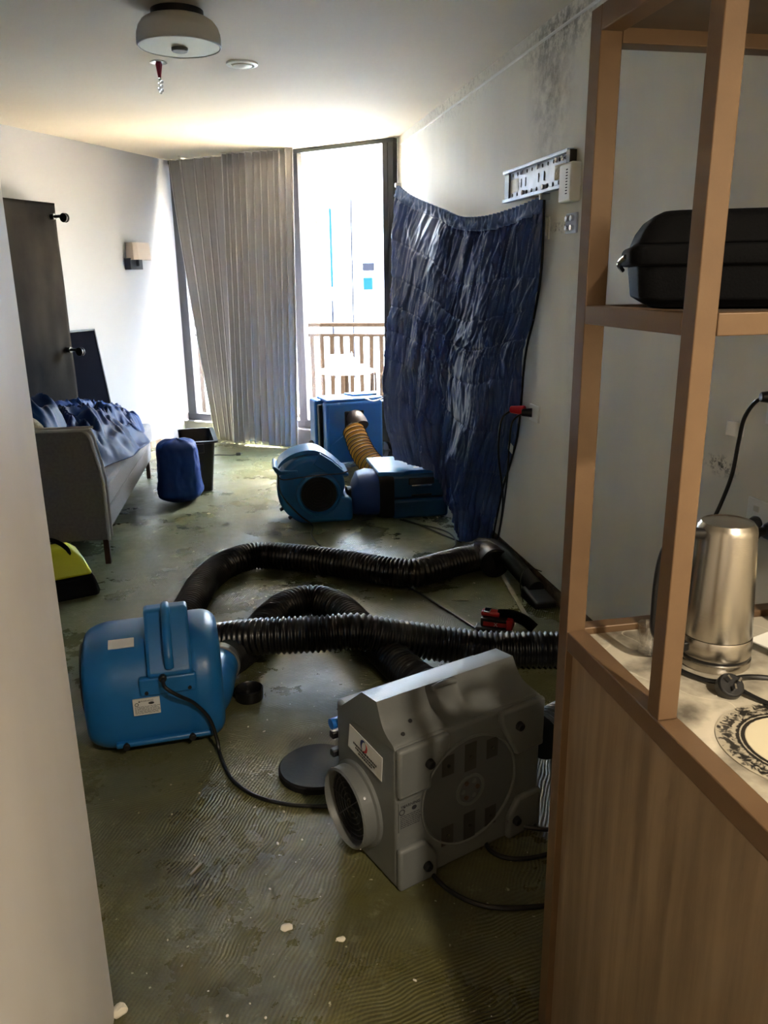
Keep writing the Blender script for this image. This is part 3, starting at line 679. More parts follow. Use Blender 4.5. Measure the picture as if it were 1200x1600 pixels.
# handle housing: raised wedge with recess and vertical grip
wd = MB()
poly = [(-.215, .285), (-.240, .305), (-.232, .325), (-.075, .482), (-.02, .482), (.02, .30)]
wd.prism([(a, b) for a, b in poly], (-.045, 0, 0), (0, 1, 0), (0, 0, 1), (.150, 0, 0)); wd.build('handle_housing', M['blue'], am, bevel=.012, seg=3)
MB().tube(catmull([(.03, -.232, .330), (.03, -.228, .37), (.03, -.19, .42), (.03, -.135, .465), (.03, -.09, .487), (.03, -.05, .482)], 8), .0155, 14).build('grip', M['blue'], am)
# flange plate below, two screws, cable gland
MB().bx(-.075, .115, -.232, -.20, .232, .298).build('mounting_plate', M['blue'], am, bevel=.008, seg=3)
for x in (-.052, .090): MB().cyl((x, -.236, .247), (x, -.226, .247), .0065, 12).build('screw', M['black_pl'], am)
MB().cyl((.005, -.255, .300), (.005, -.225, .300), .013, 12).build('cable_gland', M['black_pl'], am, bevel=.003)
# rating label and white sticker
lb = MB().bx(-.100, -.012, -.2335, -.2275, .168, .228).build('rating_label', M['paper'], am)
def lbl(parent, o, x, y, w, h, head='WARNING', seed=1, ht=.2):
    """printed label content in the plane at o with axes x, y"""
    B = basis(o, x, y); n = Vector(x).cross(Vector(y)).normalized() * .0006; B.translation = Vector(o) + n
    T = lambda a, b: B @ Matrix.Translation((a, b, 0))
    text('\u25B2 ' + head if False else head, h * .15, T(w * .02, h * .36), parent, M['ink'], 'heading')
    mb = MB(); X = Vector(x).normalized(); Y = Vector(y).normalized(); O = Vector(o) + n
    rnd = random.Random(seed)
    mb.loft([[O + X * (-w * .30) + Y * (h * .31), O + X * (-w * .22) + Y * (h * .31), O + X * (-w * .26) + Y * (h * .42)], [O + n + X * (-w * .30) + Y * (h * .31), O + n + X * (-w * .22) + Y * (h * .31), O + n + X * (-w * .26) + Y * (h * .42)]])
    for r_ in range(7):
        yy = h * (.02 - r_ * .068); xx = -w * .44
        while xx < w * .40:
            ww = w * rnd.uniform(.04, .14)
            a = O + X * xx + Y * yy; q = [a, a + X * ww, a + X * ww + Y * h * .018, a + Y * h * .018]
            mb.loft([q, [p + n for p in q]]); xx += ww + w * .025
    mb.build('fine_print', M['ink'], parent, smooth=False)
    mb = MB(); cc = O + X * (-w * .36) + Y * (h * .18)
    mb.loft([[cc + (X * math.cos(k * PI / 12) + Y * math.sin(k * PI / 12)) * rr_ * h for k in range(24)] for rr_ in (.11, .075)], cap=False); mb.build('round_mark', M['ink'], parent, smooth=False)
    mb = MB(); cc = O + X * (w * .18) + Y * (h * .20)
    mb.loft([[cc + X * math.cos(k * PI / 10) * w * .11 * s_ + Y * math.sin(k * PI / 10) * h * .08 * s_ for k in range(20)] for s_ in (1, .01)], cap=False); mb.build('oval_mark', M['ink'], parent, smooth=False)
lbl(lb, (-.056, -.2337, .198), (1, 0, 0), (0, 0, 1), .088, .060, 'WARNING')
st = MB(); st.box((-.125, -.112, .3845), (.085, .042, .004), rot=Matrix.Rotation(math.radians(21), 3, 'X')); st.build('white_sticker', M['paper'], am)
# inlet grille at the far left end and discharge snout
MB().lathe([(.13, 0), (.13, .006), (0, .006)], c=(-.266, 0, .215), axis=(-1, 0, 0), seg=32).build('inlet_grille', M['black_in'], am)
sn = MB().tube(catmull([(.10, -.08, .13), (.165, .00, .13), (.205, .08, .14), (.235, .16, .155), (.25, .23, .17)], 6), .1, 28, True, None)
sn = MB(); ctr = catmull([(.09, -.10, .125), (.135, -.02, .115), (.165, .06, .11), (.190, .12, .11), (.205, .17, .113)], 6)
sn.tube(ctr, .1, 30, True, [.125 - .045 * min(1, i / 20) for i in range(len(ctr))]); sn.build('snout', M['blue'], am)
MB().tube([ctr[-1], ctr[-1] + (ctr[-1] - ctr[-2]).normalized() * .035], .088, 30).build('collar_ring', M['grey'], am, bevel=.004)
plain([(.005, -.255, .300), (.012, -.285, .285), (.05, -.285, .25), (.10, -.262, .20), (.145, -.255, .13), (.165, -.26, .05), (.17, -.29, .010), (.182, -.38, .0075), (.205, -.47, .0075), (.265, -.565, .0075), (.36, -.635, .0075), (.47, -.675, .0075), (.56, -.695, .0075)], .0065, M['cord'], 'power_cord', am, 10)

# long hose: from the black elbow by the wall, round the room, behind the blower and off behind the bench
hz = .078
pts = [(1.335, 4.02), (1.24, 3.99), (1.10, 3.93), (.934, 3.86), (.777, 3.93), (.595, 4.08), (.366, 4.235), (.122, 4.338), (-.058, 4.21), (-.170, 3.95), (-.225, 3.66), (-.27, 3.42)]
h1 = hose([(x, y, hz) for x, y in pts] + [(-.27, 3.22, hz), (-.20, 3.16, hz + .01), (-.09, 3.14, hz + .05), (.066, 3.065, .165), (.192, 3.03, .175), (.322, 3.02, .172), (.475, 3.0, .176), (.611, 2.985, .145), (.779, 2.979, .105), (.962, 2.932, .08), (1.114, 2.884, hz), (1.296, 2.842, hz), (1.50, 2.78, hz)], .078)
tag(h1.build('duct_hose', M['hose'], ang=60), 'long black ribbed hose looping across the floor and over the shorter hose', 'hose')
h2 = hose([(-.070, 2.965, .115), (-.035, 3.04, .10), (.035, 3.18, .082), (.137, 3.42, .082), (.238, 3.565, .082), (.367, 3.61, .078), (.472, 3.48, .078), (.535, 3.22, .078), (.60, 2.95, .078), (.66, 2.70, .085), (.70, 2.50, .13)], .076)
tag(h2.build('duct_hose', M['hose'], ang=60), 'short black ribbed hose from the big blue air mover arching under the long one', 'hose')
h3 = hose([(.93, 2.13, .15), (1.03, 2.20, .14), (1.14, 2.28, .12), (1.30, 2.42, .09)], .076)
tag(h3.build('duct_hose', M['hose'], ang=60), 'black ribbed hose stub behind the grey machine at the bronze post', 'hose')
el = empty('pipe_elbow', (1.37, 3.98, 0), 0, 'glossy black pipe elbow at the end of the long hose by the wall', 'pipe')
MB().tube(catmull([(-.05, .06, .085), (.0, .04, .09), (.02, -.02, .09), (.015, -.10, .088)], 8), .078, 28).build('elbow_body', M['tub'], el)
MB().lathe([(.082, 0), (.082, .02), (.070, .022), (.066, .0)], c=(.014, -.085, .088), axis=(0, -1, 0), seg=32, cap=False).build('rim', M['tub'], el)
MB().lathe([(.070, 0), (0, .001)], c=(.014, -.099, .088), axis=(0, -1, 0), seg=32, cap=False).build('opening', M['black_in'], el)
bo = empty('floor_wand', (1.46, 3.80, 0), 0, 'long black vacuum wand and foot lying along the base of the right wall', 'wand')
MB().tube(catmull([(-.09, .32, .10), (-.03, .22, .12), (.0, .08, .11), (.02, -.08, .075), (.035, -.24, .05)], 8), .05, 20, True, [.055 - .012 * min(1, i / 26) for i in range(33)]).build('wand_tube', M['black_rb'], bo)
MB().loft([[Vector((-.04, -.2, 0)), Vector((.085, -.18, 0)), Vector((.085, -.18, .05)), Vector((-.03, -.2, .06))], [Vector((-.03, -.38, 0)), Vector((.09, -.38, 0)), Vector((.09, -.38, .035)), Vector((-.02, -.38, .035))]]).build('foot', M['black_rb'], bo, bevel=.012, seg=3)
fl = tag(MB().tube(catmull([(1.52, 4.36, .03), (1.525, 4.15, .035), (1.53, 3.95, .03)], 8), .028, 12).build('rolled_strip', M['raw_trim'], None), 'dark rolled strip of torn lining along the bare wall base', 'strip')

# ---------------------------------------------------------------- grey air scrubber (near right)
g = empty('air_scrubber', (.368, 1.734, 0), math.atan2(.184, .47), 'big grey moulded air scrubber with round intake and company sticker', 'air scrubber')
W = .505
def rectring(x0, x1, y0, y1, z0, z1=None):  # z0 front, z1 back
    z1 = z0 if z1 is None else z1
    return [Vector((x0, y0, z0)), Vector((x1, y0, z0)), Vector((x1, y1, z1)), Vector((x0, y1, z1))]
mb = MB()
mb.bx(0, W, 0, .31, 0, .432); mb.build('body_shell', M['grey'], g, bevel=.012, seg=4)
def sm(x, a, b): t = max(0, min(1, (x - a) / (b - a))); return t * t * (3 - 2 * t)
PR = [(.004, .425), (.018, .436), (.045, .446), (.067, .462), (.081, .487), (.094, .522)]
PRc = catmull([(0, a, b) for a, b in PR], 6)
def hood(u, t):
    """front of the hood: concave sweep up to the ridge with a hand scoop between two lobes"""
    f = t * (len(PRc) - 1); i = min(int(f), len(PRc) - 2); p = PRc[i].lerp(PRc[i + 1], f - i)
    x1 = W - .004 - .030 * t; x0 = -.001 + .004 * t; x = x0 + (x1 - x0) * u
    l = .158 + .020 * (1 - t); r = .262 + .02 * (1 - t)
    D = sm(x, l - .004, l + .016) * (1 - sm(x, r - .055, r)) * sm(t, .0, .35) * (1 - sm(t, .93, 1.0))
    d2 = .006 * math.sin(x / W * PI * 5 + .8) * math.sin(PI * t)
    return (x, p.y + .052 * D - d2, p.z - .006 * D)
mb = MB(); mb.grid(hood, 130, 36)
# ridge top, back slope, ends
def q4(*P): mb.bm.faces.new([mb.bm.verts.new(p) for p in P])
xr0, xr1 = .003, W - .034
q4((xr0, .094, .522), (xr1, .094, .522), (xr1, .168, .516), (xr0, .168, .516))
q4((xr0, .168, .516), (xr1, .168, .516), (W - .004, .306, .400), (-.001, .306, .400))
mb.bm.faces.new([mb.bm.verts.new(p) for p in [tuple(hood(0, k / 36)) for k in range(37)] + [(xr0, .168, .516), (-.001, .306, .400)]])
mb.bm.faces.new([mb.bm.verts.new(p) for p in [tuple(hood(1, k / 36)) for k in range(37)] + [(xr1, .168, .516), (W - .004, .306, .400)]])
bmesh.ops.remove_doubles(mb.bm, verts=mb.bm.verts, dist=.0004)
mb.build('hood', M['grey'], g, ang=40)
# raised upper corner pads and lower corner pads around the big embossed disc
def pad(poly, y, th, name='corner_pad', mt='grey'):
    return MB().prism(poly, (0, y, 0), (1, 0, 0), (0, 0, 1), (0, -th, 0)).build(name, M[mt], g, bevel=.010, seg=3)
pad([(.0, .285), (.0, .430), (.165, .430), (.165, .385), (.105, .330), (.105, .285)], .008, .024)
pad([(W - .165, .395), (W - .165, .43), (W, .43), (W, .275), (W - .105, .275)], .008, .024)
pad([(.0, .0), (.0, .130), (.085, .130), (.125, .075), (.125, .0)], .008, .024)
pad([(W, .0), (W, .130), (W - .09, .130), (W - .125, .075), (W - .125, .0)], .008, .024)
for x, z in ((.094, .367), (.404, .372), (.088, .051), (.406, .060)):
    q = MB().cyl((x, .004, z), (x, -.012, z), .026, 24).build('foot_boss', M['grey_d'], g, bevel=.003)
    MB().cyl((x, -.008, z), (x, -.030, z - .002), .0145, 18, .012).build('rubber_foot', M['black_rb'], q, bevel=.003)
mb = MB().lathe([(.166, -.002), (.166, .006), (.163, .008), (.160, .006), (.158, -.002)], c=(.242, 0, .222), axis=(0, -1, 0), seg=72, cap=False); mb.build('disc_ring', M['grey'], g)
mb = MB().lathe([(.157, .003), (0, .003)], c=(.242, 0, .222), axis=(0, -1, 0), seg=60, cap=False); dp = mb.build('disc_panel', M['grey_d'], g)
for x in (.165, .242, .318):
    for z in (.105, .325):
        hgt = .085 if x == .242 else .06
        MB().bx(x - .020, x + .020, -.0040, -.0025, z - hgt / 2, z + hgt / 2).build('slot', M['pot'], dp)
        MB().cyl((x, -.003, z), (x, -.008, z), .0045, 8).build('rivet', M['chrome'], dp)
MB().lathe([(.048, .003), (.048, .008), (.040, .008), (.040, .003)], c=(.242, 0, .222), axis=(0, -1, 0), seg=36, cap=False).build('hub_ring', M['grey'], dp)
for a in range(6): MB().cyl((.242 + .026 * math.cos(a * PI / 3), -.003, .222 + .026 * math.sin(a * PI / 3)), (.242 + .026 * math.cos(a * PI / 3), -.0065, .222 + .026 * math.sin(a * PI / 3)), .007, 10).build('hub_tab', M['grey'] if a % 2 else M['leg'], dp)
def slope(x, t, lift=0):
    p = Vector(hood(x / W, t)); return p + Vector((0, -.7, .7)) * lift
MB().tube(catmull([(.176, .085, .512), (.215, .088, .516), (.255, .085, .512)], 5), .0075, 12).build('handle_bar', M['grey'], g)
for x, t in ((.045, .35), (.088, .52)): MB().cyl(slope(x, t, .0), slope(x, t, .004), .0055, 12).build('bolt_hole', M['black_in'], g)
# intake on the left end with ring and mesh
MB().lathe([(.124, 0), (.124, .010), (.116, .014), (.114, .048), (.108, .052), (.104, .046), (.104, .0)], c=(0, .190, .160), axis=(-1, 0, 0), seg=64, cap=False).build('intake_collar', M['grey'], g)
gr = MB().lathe([(.105, .022), (0, .022)], c=(0, .190, .160), axis=(-1, 0, 0), seg=48, cap=False).build('intake_back', M['black_in'], g)
mb = MB()
for rr_ in (.02, .036, .052, .068, .084, .098):
    mb.tube([Vector((-.027, .190 + rr_ * math.cos(k * PI / 20), .160 + rr_ * math.sin(k * PI / 20))) for k in range(41)], .0016, 5)
for a in range(4): mb.cyl((-.027, .190 + .102 * math.cos(a * PI / 4), .160 + .102 * math.sin(a * PI / 4)), (-.027, .190 - .102 * math.cos(a * PI / 4), .160 - .102 * math.sin(a * PI / 4)), .0018, 5)
mb.build('intake_guard', M['black_pl'], g)
for a in (.7, 2.4, 4.2, 5.6): MB().cyl((-.034, .190 + .112 * math.cos(a), .160 + .112 * math.sin(a)), (-.034, .190 + .118 * math.cos(a), .160 + .118 * math.sin(a)), .004, 8).build('screw', M['chrome'], g)
# company sticker on the left end (a parallelogram strip above the intake)
A_ = Vector((-.0015, .228, .392)); B_ = Vector((-.0015, .060, .375)); C_ = Vector((-.0015, .066, .300)); D_ = Vector((-.0015, .240, .317))
n_ = Vector((-.0012, 0, 0)); stk = MB().loft([[A_, B_, C_, D_], [p + n_ for p in (A_, B_, C_, D_)]]).build('company_sticker', M['paper'], g, smooth=False)
Xs = (C_ - D_).normalized(); Ys = Vector((0, 0, 1)); ctr_ = (A_ + B_ + C_ + D_) / 4 + n_ * 1.5
def arcmark(a0, c0, m, name):
    mb = MB(); Yp = Vector((0, .0, 1)); o = ctr_ + Yp * .014 + Xs * (-.004)
    ra, rb = [], []
    for k in range(15):
        t = a0 + (c0 - a0) * k / 14; th = .008 * math.sin(PI * k / 14)
        ra.append(o + (Xs * math.cos(t) + Yp * math.sin(t)) * (.018)); rb.append(o + (Xs * math.cos(t) + Yp * math.sin(t)) * (.018 - th - .001))
    for i in range(14):
        q = [ra[i], ra[i + 1], rb[i + 1], rb[i]]; mb.loft([q, [p + n_ * .3 for p in q]])
    mb.build(name, m, stk, smooth=False)
arcmark(PI * .35, PI * 1.35, M['ink_blue'], 'swirl_mark'); arcmark(PI * 1.4, PI * 2.3, M['ink_red'], 'swirl_mark')
for i, (tx, sz) in enumerate((('COMPLETE WATER DAMAGE', .0095), ('RESTORATION SERVICES', .0075), ('1300 000 000', .0085))):
    pass
mb = MB(); rnd = random.Random(4)
for r_, (hh, wd_) in enumerate(((.006, .120), (.0045, .10), (.005, .07))):
    xx = -wd_ / 2
    while xx < wd_ / 2:
        ww = rnd.uniform(.004, .010); o = ctr_ + Xs * xx + Ys * (-.010 - r_ * .0095); q = [o, o + Xs * ww, o + Xs * ww + Ys * hh, o + Ys * hh]
        mb.loft([q, [p + n_ * .3 for p in q]]); xx += ww + .0025
mb.build('fine_print', M['ink'], stk, smooth=False)
lb = MB().bx(.006, .078, -.0018, .001, .180, .268).build('rating_label', M['grey'], g)
lbl(lb, (.042, -.0019, .224), (1, 0, 0), (0, 0, 1), .072, .085, 'WARNING', 5)
# blue rear shell with black clips
mb = MB(); mb.loft([rectring(.03, W - .03, .305, .365, .0), rectring(.03, W - .03, .305, .365, .33, .30), rectring(.045, W - .045, .305, .345, .385, .36)]); mb.build('rear_shell', M['blue'], g, bevel=.012, seg=3)
for z in (.24, .30): MB().bx(-.012, .03, .312, .335, z, z + .022).build('clip', M['black_pl'], g, bevel=.004)
MB().cyl((-.01, .325, .345), (.05, .325, .345), .016, 14).build('blue_latch', M['blue2'], g)
MB().tube([(W + .0, .18, .15), (W + .045, .195, .15)], .084, 28).build('outlet_collar', M['black_rb'], g, bevel=.005)
plain([(W - .02, .30, .10), (W + .04, .26, .05), (W + .06, .18, .008), (W + .035, .08, .0075), (W - .03, -.03, .0075)], .0068, M['cord'], 'mains_lead', g, 10)

c1 = plain([(.47, 1.775, .0075), (.50, 1.70, .0075), (.56, 1.635, .0075), (.64, 1.603, .0075), (.76, 1.59, .0075), (.90, 1.60, .0075)], .0068, M['cord'], 'extension_lead', None, 10); tag(c1, 'black cord in a low arc on the floor in front of the grey machine', 'cord')
c2 = plain([(.66, 1.90, .0075), (.66, 1.82, .0075), (.71, 1.775, .0075), (.80, 1.77, .0075), (.90, 1.80, .0075), (.93, 1.86, .0075), (.84, 1.86, .018), (.76, 1.90, .018), (.72, 1.95, .0075)], .0068, M['cord'], 'extension_lead', None, 10); tag(c2, 'coiled black cord beside the grey machine at the bronze post', 'cord')

# foam disc, hose cap
d = MB().lathe([(.125, 0), (.130, .004), (.130, .022), (.124, .028), (0, .028)], c=(.225, 2.315, 0), seg=72).build('foam_disc', M['black_rb']); tag(d, 'flat round black foam pad lying behind the round intake', 'disc')
cp = empty('hose_cap', (.022, 2.86, 0), 0, 'small open round black cap standing on the floor beside the blue air mover', 'cap')
MB().lathe([(.052, 0), (.054, .004), (.056, .045), (.052, .048), (.049, .044), (.047, .008), (0, .006)], seg=44).build('cup', M['tub'], cp)
plain([(-.05, .02, .03), (-.075, .04, .02), (-.09, .07, .012)], .003, M['cord'], 'tether', cp, 6)

# ---------------------------------------------------------------- smaller blue air mover (middle distance)
a2 = empty('air_mover', (.545, 5.12, 0), math.radians(-3), 'round blue air mover with cord draped over it, feeding the blue fabric duct', 'air mover')
Rr = .205
def snail():
    pts = []
    for k in range(40):
        a = math.radians(-90 - 270 * k / 39 + 0)      # from bottom, clockwise seen from front: left, top, right
        r = .215 + .035 * (1 - k / 39)
        pts.append((math.cos(a) * r, .235 + math.sin(a) * r))
    pts += [(.19, .175), (.262, .165), (.262, .0), (.02, -.0)]
    return [(x, max(z, 0.0)) for x, z in pts]
MB().prism(snail(), (0, .30, 0), (1, 0, 0), (0, 0, 1), (0, -.30, 0)).build('scroll_housing', M['blue'], a2, bevel=.035, seg=5, ang=60)
MB().lathe([(.150, .0), (.146, .022), (.128, .030), (.120, .020), (.118, .004)], c=(.035, 0, .205), axis=(0, -1, 0), seg=56, cap=False).build('inlet_ring', M['blue'], a2)
MB().lathe([(.122, .014), (0, .014)], c=(.035, 0, .205), axis=(0, -1, 0), seg=48, cap=False).build('inlet_grille', M['black_in'], a2)
mb = MB()
for rr_ in (.02, .04, .06, .08, .1): mb.tube([Vector((.035 + rr_ * math.cos(k * PI / 16), -.018, .205 + rr_ * math.sin(k * PI / 16))) for k in range(33)], .0018, 5)
mb.build('inlet_guard', M['black_pl'], a2)
# handle arch with a real opening under it
arc = [(-.235, .375), (-.20, .43), (-.12, .478), (-.02, .498), (.05, .485), (.13, .43), (.20, .365)]
cc = catmull([(x, .15, z) for x, z in arc], 6); th = .028
mb = MB(); mb.loft([[Vector((p.x, .03, p.z - th)), Vector((p.x, .03, p.z)), Vector((p.x, .27, p.z)), Vector((p.x, .27, p.z - th))] for p in cc]); mb.build('handle_arch', M['blue'], a2, bevel=.008, seg=3)
mb = MB(); mb.prism([(.02, .43), (.05, .48), (.13, .425), (.205, .355), (.24, .335), (.235, .32), (.1, .34), (.0, .41)], (0, .285, 0), (1, 0, 0), (0, 0, 1), (0, -.30, 0)); mb.build('handle_fairing', M['blue'], a2, bevel=.012, seg=3)
MB().prism([(-.265, .40), (-.25, .41), (-.21, .375), (-.1, .375), (-.1, .36), (-.23, .345)], (0, .25, 0), (1, 0, 0), (0, 0, 1), (0, -.265, 0)).build('handle_toe', M['blue'], a2, bevel=.006, seg=3)
plain([(-.235, -.02, .36), (-.20, -.042, .325), (-.08, -.048, .335), (.05, -.046, .345), (.18, -.03, .345), (.24, -.015, .36)], .0045, M['cord'], 'cord_wrap', a2, 8)
plain([(-.225, -.02, .35), (-.225, -.045, .27), (-.19, -.05, .19), (-.10, -.05, .08), (-.02, -.06, .006), (-.035, -.3, .006), (.04, -.60, .006), (.18, -.84, .006), (.28, -1.06, .006), (.42, -1.27, .006), (.56, -1.62, .006), (.64, -1.85, .006)], .0055, M['cord'], 'power_cord', a2, 8)
for x, z in ((-.205, .115), (-.150, .055)): MB().cyl((x, .02, z), (x - .02, .02, z - .012), .012, 10).build('rubber_foot', M['black_rb'], a2)

# blue fabric duct between the air mover and the scrubber box
db = empty('fabric_duct', (.79, 5.27, 0), math.radians(-3), 'short fat blue fabric duct between the round air mover and the blue box', 'duct')
mb = MB(); rg = []
for i, (x, hy, hz_, zc) in enumerate(((.02, .10, .075, .09), (.04, .13, .11, .13), (.07, .15, .145, .155), (.13, .165, .155, .162), (.20, .165, .15, .158), (.245, .155, .135, .142), (.26, .15, .12, .125))):
    ring = []
    for k in range(40):
        a = 2 * PI * k / 40; e = 2.8; ca, sa = math.cos(a), math.sin(a); q = (abs(ca) ** e + abs(sa) ** e) ** (-1 / e)
        q *= 1 + .03 * noise.noise(Vector((x * 14, ca * 2, sa * 2)))
        ring.append(Vector((x, ca * q * hy, max(.004, zc + sa * q * hz_))))
    rg.append(ring)
mb.loft(rg).build('fabric_sleeve', M['duct_blue'], db)
MB().lathe([(.095, 0), (.10, .005), (.10, .05), (.09, .055)], c=(-.005, 0, .105), axis=(1, 0, 0), seg=32).build('black_cuff', M['black_rb'], db)

hp = empty('air_scrubber', (.945, 5.085, 0), math.radians(0), 'low dark blue air scrubber box half under the hanging sheet', 'air scrubber')
MB().bx(.13, .52, 0, .52, .0, .135).build('lower_case', M['blue3'], hp, bevel=.02, seg=3)
MB().bx(.125, .52, .0, .52, .14, .305).build('upper_case', M['blue3'], hp, bevel=.02, seg=3)
lid = MB(); lid.prism([(.04, .03), (.20, -.015), (.26, .03), (.52, .03), (.52, .50), (.04, .50)], (0, 0, .300), (1, 0, 0), (0, 1, 0), (0, 0, .030)); lid.build('top_panel', M['blue'], hp, bevel=.008, seg=3)
MB().bx(.24, .42, -.006, .03, .235, .285).build('handle_recess', M['black_in'], hp, bevel=.008)
MB().bx(.26, .40, -.012, .0, .225, .238).build('clear_latch', M['chrome'], hp, bevel=.004)
MB().bx(.26, .40, -.008, .01, .155, .170).build('catch', M['black_pl'], hp, bevel=.004)
MB().bx(.30, .36, .10, .12, .330, .332).build('paper_tag', M['paper'], hp); MB().bx(.38, .42, .12, .14, .330, .332).build('paper_tag', M['paper'], hp)
mb = MB(); mb.loft([[Vector((x, .17 + ca * hy + .01, max(.0, zc + sa * hz_))) for ca, sa in [(max(-1, min(1, 1.25 * math.cos(2 * PI * k / 36))), max(-1, min(1, 1.25 * math.sin(2 * PI * k / 36)))) for k in range(36)]] for x, hy, hz_, zc in ((.045, .17, .15, .155), (.09, .185, .162, .162), (.14, .19, .160, .160))]); mb.build('duct_flange', M['black_rb'], hp)

# ---------------------------------------------------------------- tall blue dehumidifier with yellow duct
dh = empty('dehumidifier', (.79, 6.62, 0), math.radians(10), 'tall blue portable dehumidifier on wheels before the bright window', 'dehumidifier')
MB().bx(.05, .56, .0, .13, .06, .575).build('front_shell', M['blue2'], dh, bevel=.025, seg=4)
MB().bx(.0, .54, .17, .34, .06, .585).build('rear_shell', M['blue2'], dh, bevel=.025, seg=4)
MB().bx(.02, .54, .12, .18, .03, .55).build('core', M['black_pl'], dh, bevel=.01)
MB().bx(.06, .58, .02, .32, .572, .600).build('top_cover', M['blue2'], dh, bevel=.012, seg=3)
MB().bx(.12, .30, .10, .24, .598, .604).build('top_tray', M['blue'], dh, bevel=.003)
MB().prism([(.34, .0), (.56, .0), (.62, .14), (.30, .14)], (0, .14, .598), (1, 0, 0), (0, 1, 0), (0, 0, .018)).build('control_hump', M['blue'], dh, bevel=.006)
MB().bx(.50, .64, .02, .30, .20, .56).build('side_vent', M['black_pl'], dh, bevel=.015, seg=3)
MB().bx(.21, .385, -.006, .012, .28, .50).build('outlet_recess', M['black_in'], dh, bevel=.008)
MB().tube(catmull([(.30, .0, .44), (.305, -.06, .42), (.31, -.11, .38)], 5), .075, 24, True, None).build('grey_collar', M['duct_grey'], dh)
MB().prism([(.08, .06), (.08, .22), (.20, .30), (.36, .22), (.50, .16), (.50, .06)], (0, .002, 0), (1, 0, 0), (0, 0, 1), (0, -.012, 0)).build('lower_bulge', M['blue2'], dh, bevel=.01, seg=3)
for x in (.56, -.01):
    w = MB().lathe([(.10, -.02), (.108, -.01), (.108, .012), (.10, .02)], c=(x, .06, .11), axis=(1, 0, 0) if False else (0.25, -1, 0), seg=40, cap=False) if x > .3 else MB().cyl((x - .0, .28, .11), (x + .03, .28, .11), .108, 32)
    wo = w.build('wheel', M['black_rb'], dh, solid=.004 if x > .3 else 0)
    if x > .3:
        hb = MB(); c0 = Vector((x, .06, .11)); nn = Vector((.25, -1, 0)).normalized(); xx = Vector((1, .25, 0)).normalized()
        for k in range(5):
            a = 2 * PI * k / 5; hb.cyl(c0, c0 + (xx * math.cos(a) + Vector((0, 0, 1)) * math.sin(a)) * .096, .011, 8)
        hb.cyl(c0 - nn * .02, c0 + nn * .022, .028, 16); hb.build('wheel_hub', M['grey_d'], wo)
for i, a in enumerate(((.0, .0), (.02, .02))): plain([(.40 + a[0], -.0, .595), (.47, -.03 + a[1], .575), (.56, -.02, .60), (.61, .05, .61)], .004, M['white_pl'], 'looped_lead', dh, 8)
plain([(.62, .10, .62), (.66, .10, .80), (.66, .16, .90)], .008, M['black_rb'], 'handle_tube', dh, 8) if False else None
yd = empty('yellow_duct', (1.05, 6.45, 0), 0, 'yellow ribbed duct curving from the dehumidifier to under the sheet', 'duct')
def rib(pts, r, pitch, depth):
    P = resample(catmull(pts, 14), pitch / 6); rad = [r - depth * (abs(math.sin(PI * i / 6.0)) ) * .8 for i in range(len(P))]; return P, rad
P, rad = rib([(.00, .06, .355), (.01, .0, .315), (.03, -.10, .235), (.065, -.22, .165), (.12, -.34, .115), (.20, -.45, .095), (.31, -.55, .095), (.45, -.62, .10)], .098, .040, .014)
rad = [r * (.92 + .08 * min(1, i / 30)) if i < 90 else r for i, r in enumerate(rad)]
MB().tube(P, .1, 28, True, rad).build('duct_sleeve', M['duct_y'], yd, ang=60)
mb = MB()
for i in range(0, len(P), 6):
    d_ = (P[min(i + 1, len(P) - 1)] - P[max(i - 1, 0)]).normalized(); x_, y_, _ = frame_from(d_)
    mb.tube([P[i] + (x_ * math.cos(k * PI / 14) + y_ * math.sin(k * PI / 14)) * (rad[i] + .002) for k in range(29)], .0032, 5, False)
mb.build('black_hoops', M['black_rb'], yd)
gp = MB().prism([(-.09, .0), (.07, .0), (.07, .18), (.03, .235), (-.05, .235)], (1.46, 6.35, 0), (1, .1, 0), (0, 0, 1), (0, .04, 0)).build('curved_panel', M['grey'], None, bevel=.01); tag(gp, 'small grey curved plastic panel between the wheel and the sheet', 'panel')
for nm, pts, lab in (
    ('extension_lead', [(1.12, 5.06, .006), (1.20, 4.94, .006), (1.33, 4.78, .006), (1.365, 4.62, .006), (1.33, 4.45, .006), (1.25, 4.32, .006), (1.28, 4.14, .006)], 'black cord looping out from under the low blue box to the hose'),
    ('extension_lead', [(1.14, 5.06, .006), (1.24, 4.86, .006), (1.33, 4.62, .006), (1.38, 4.50, .006)], 'straight black cord beside the looping one under the sheet corner'),
    ('extension_lead', [(1.545, 4.40, .02), (1.535, 4.25, .006), (1.48, 4.14, .006), (1.42, 4.13, .006), (1.37, 4.2, .006)], 'black cord curling round the black elbow from the sheet corner'),
    ('thin_wire', [(1.41, 3.52, .005), (1.43, 3.62, .08), (1.48, 3.66, .13), (1.545, 3.62, .12)], 'thin dark wire arching over the pale strip to the wall')):
    tag(plain(pts, .0055 if 'lead' in nm else .0025, M['cord'], nm, None, 8), lab, 'cord' if 'lead' in nm else 'wire')
fc = empty('loose_plug', (.09, 7.46, 0), 0, 'black plug on a thin lead lying on the floor near the curtains', 'plug')
plain([(-.35, .0, .005), (-.2, .05, .005), (-.05, .0, .006), (.0, 0, .01)], .004, M['cord'], 'lead', fc, 8); MB().bx(-.01, .035, -.016, .016, .0, .028).build('plug_body', M['black_pl'], fc, bevel=.006)
for px_ in ((.035, .008), (.035, -.008)): MB().bx(px_[0], px_[0] + .018, px_[1] - .001, px_[1] + .001, .012, .018).build('pin', M['chrome'], fc)

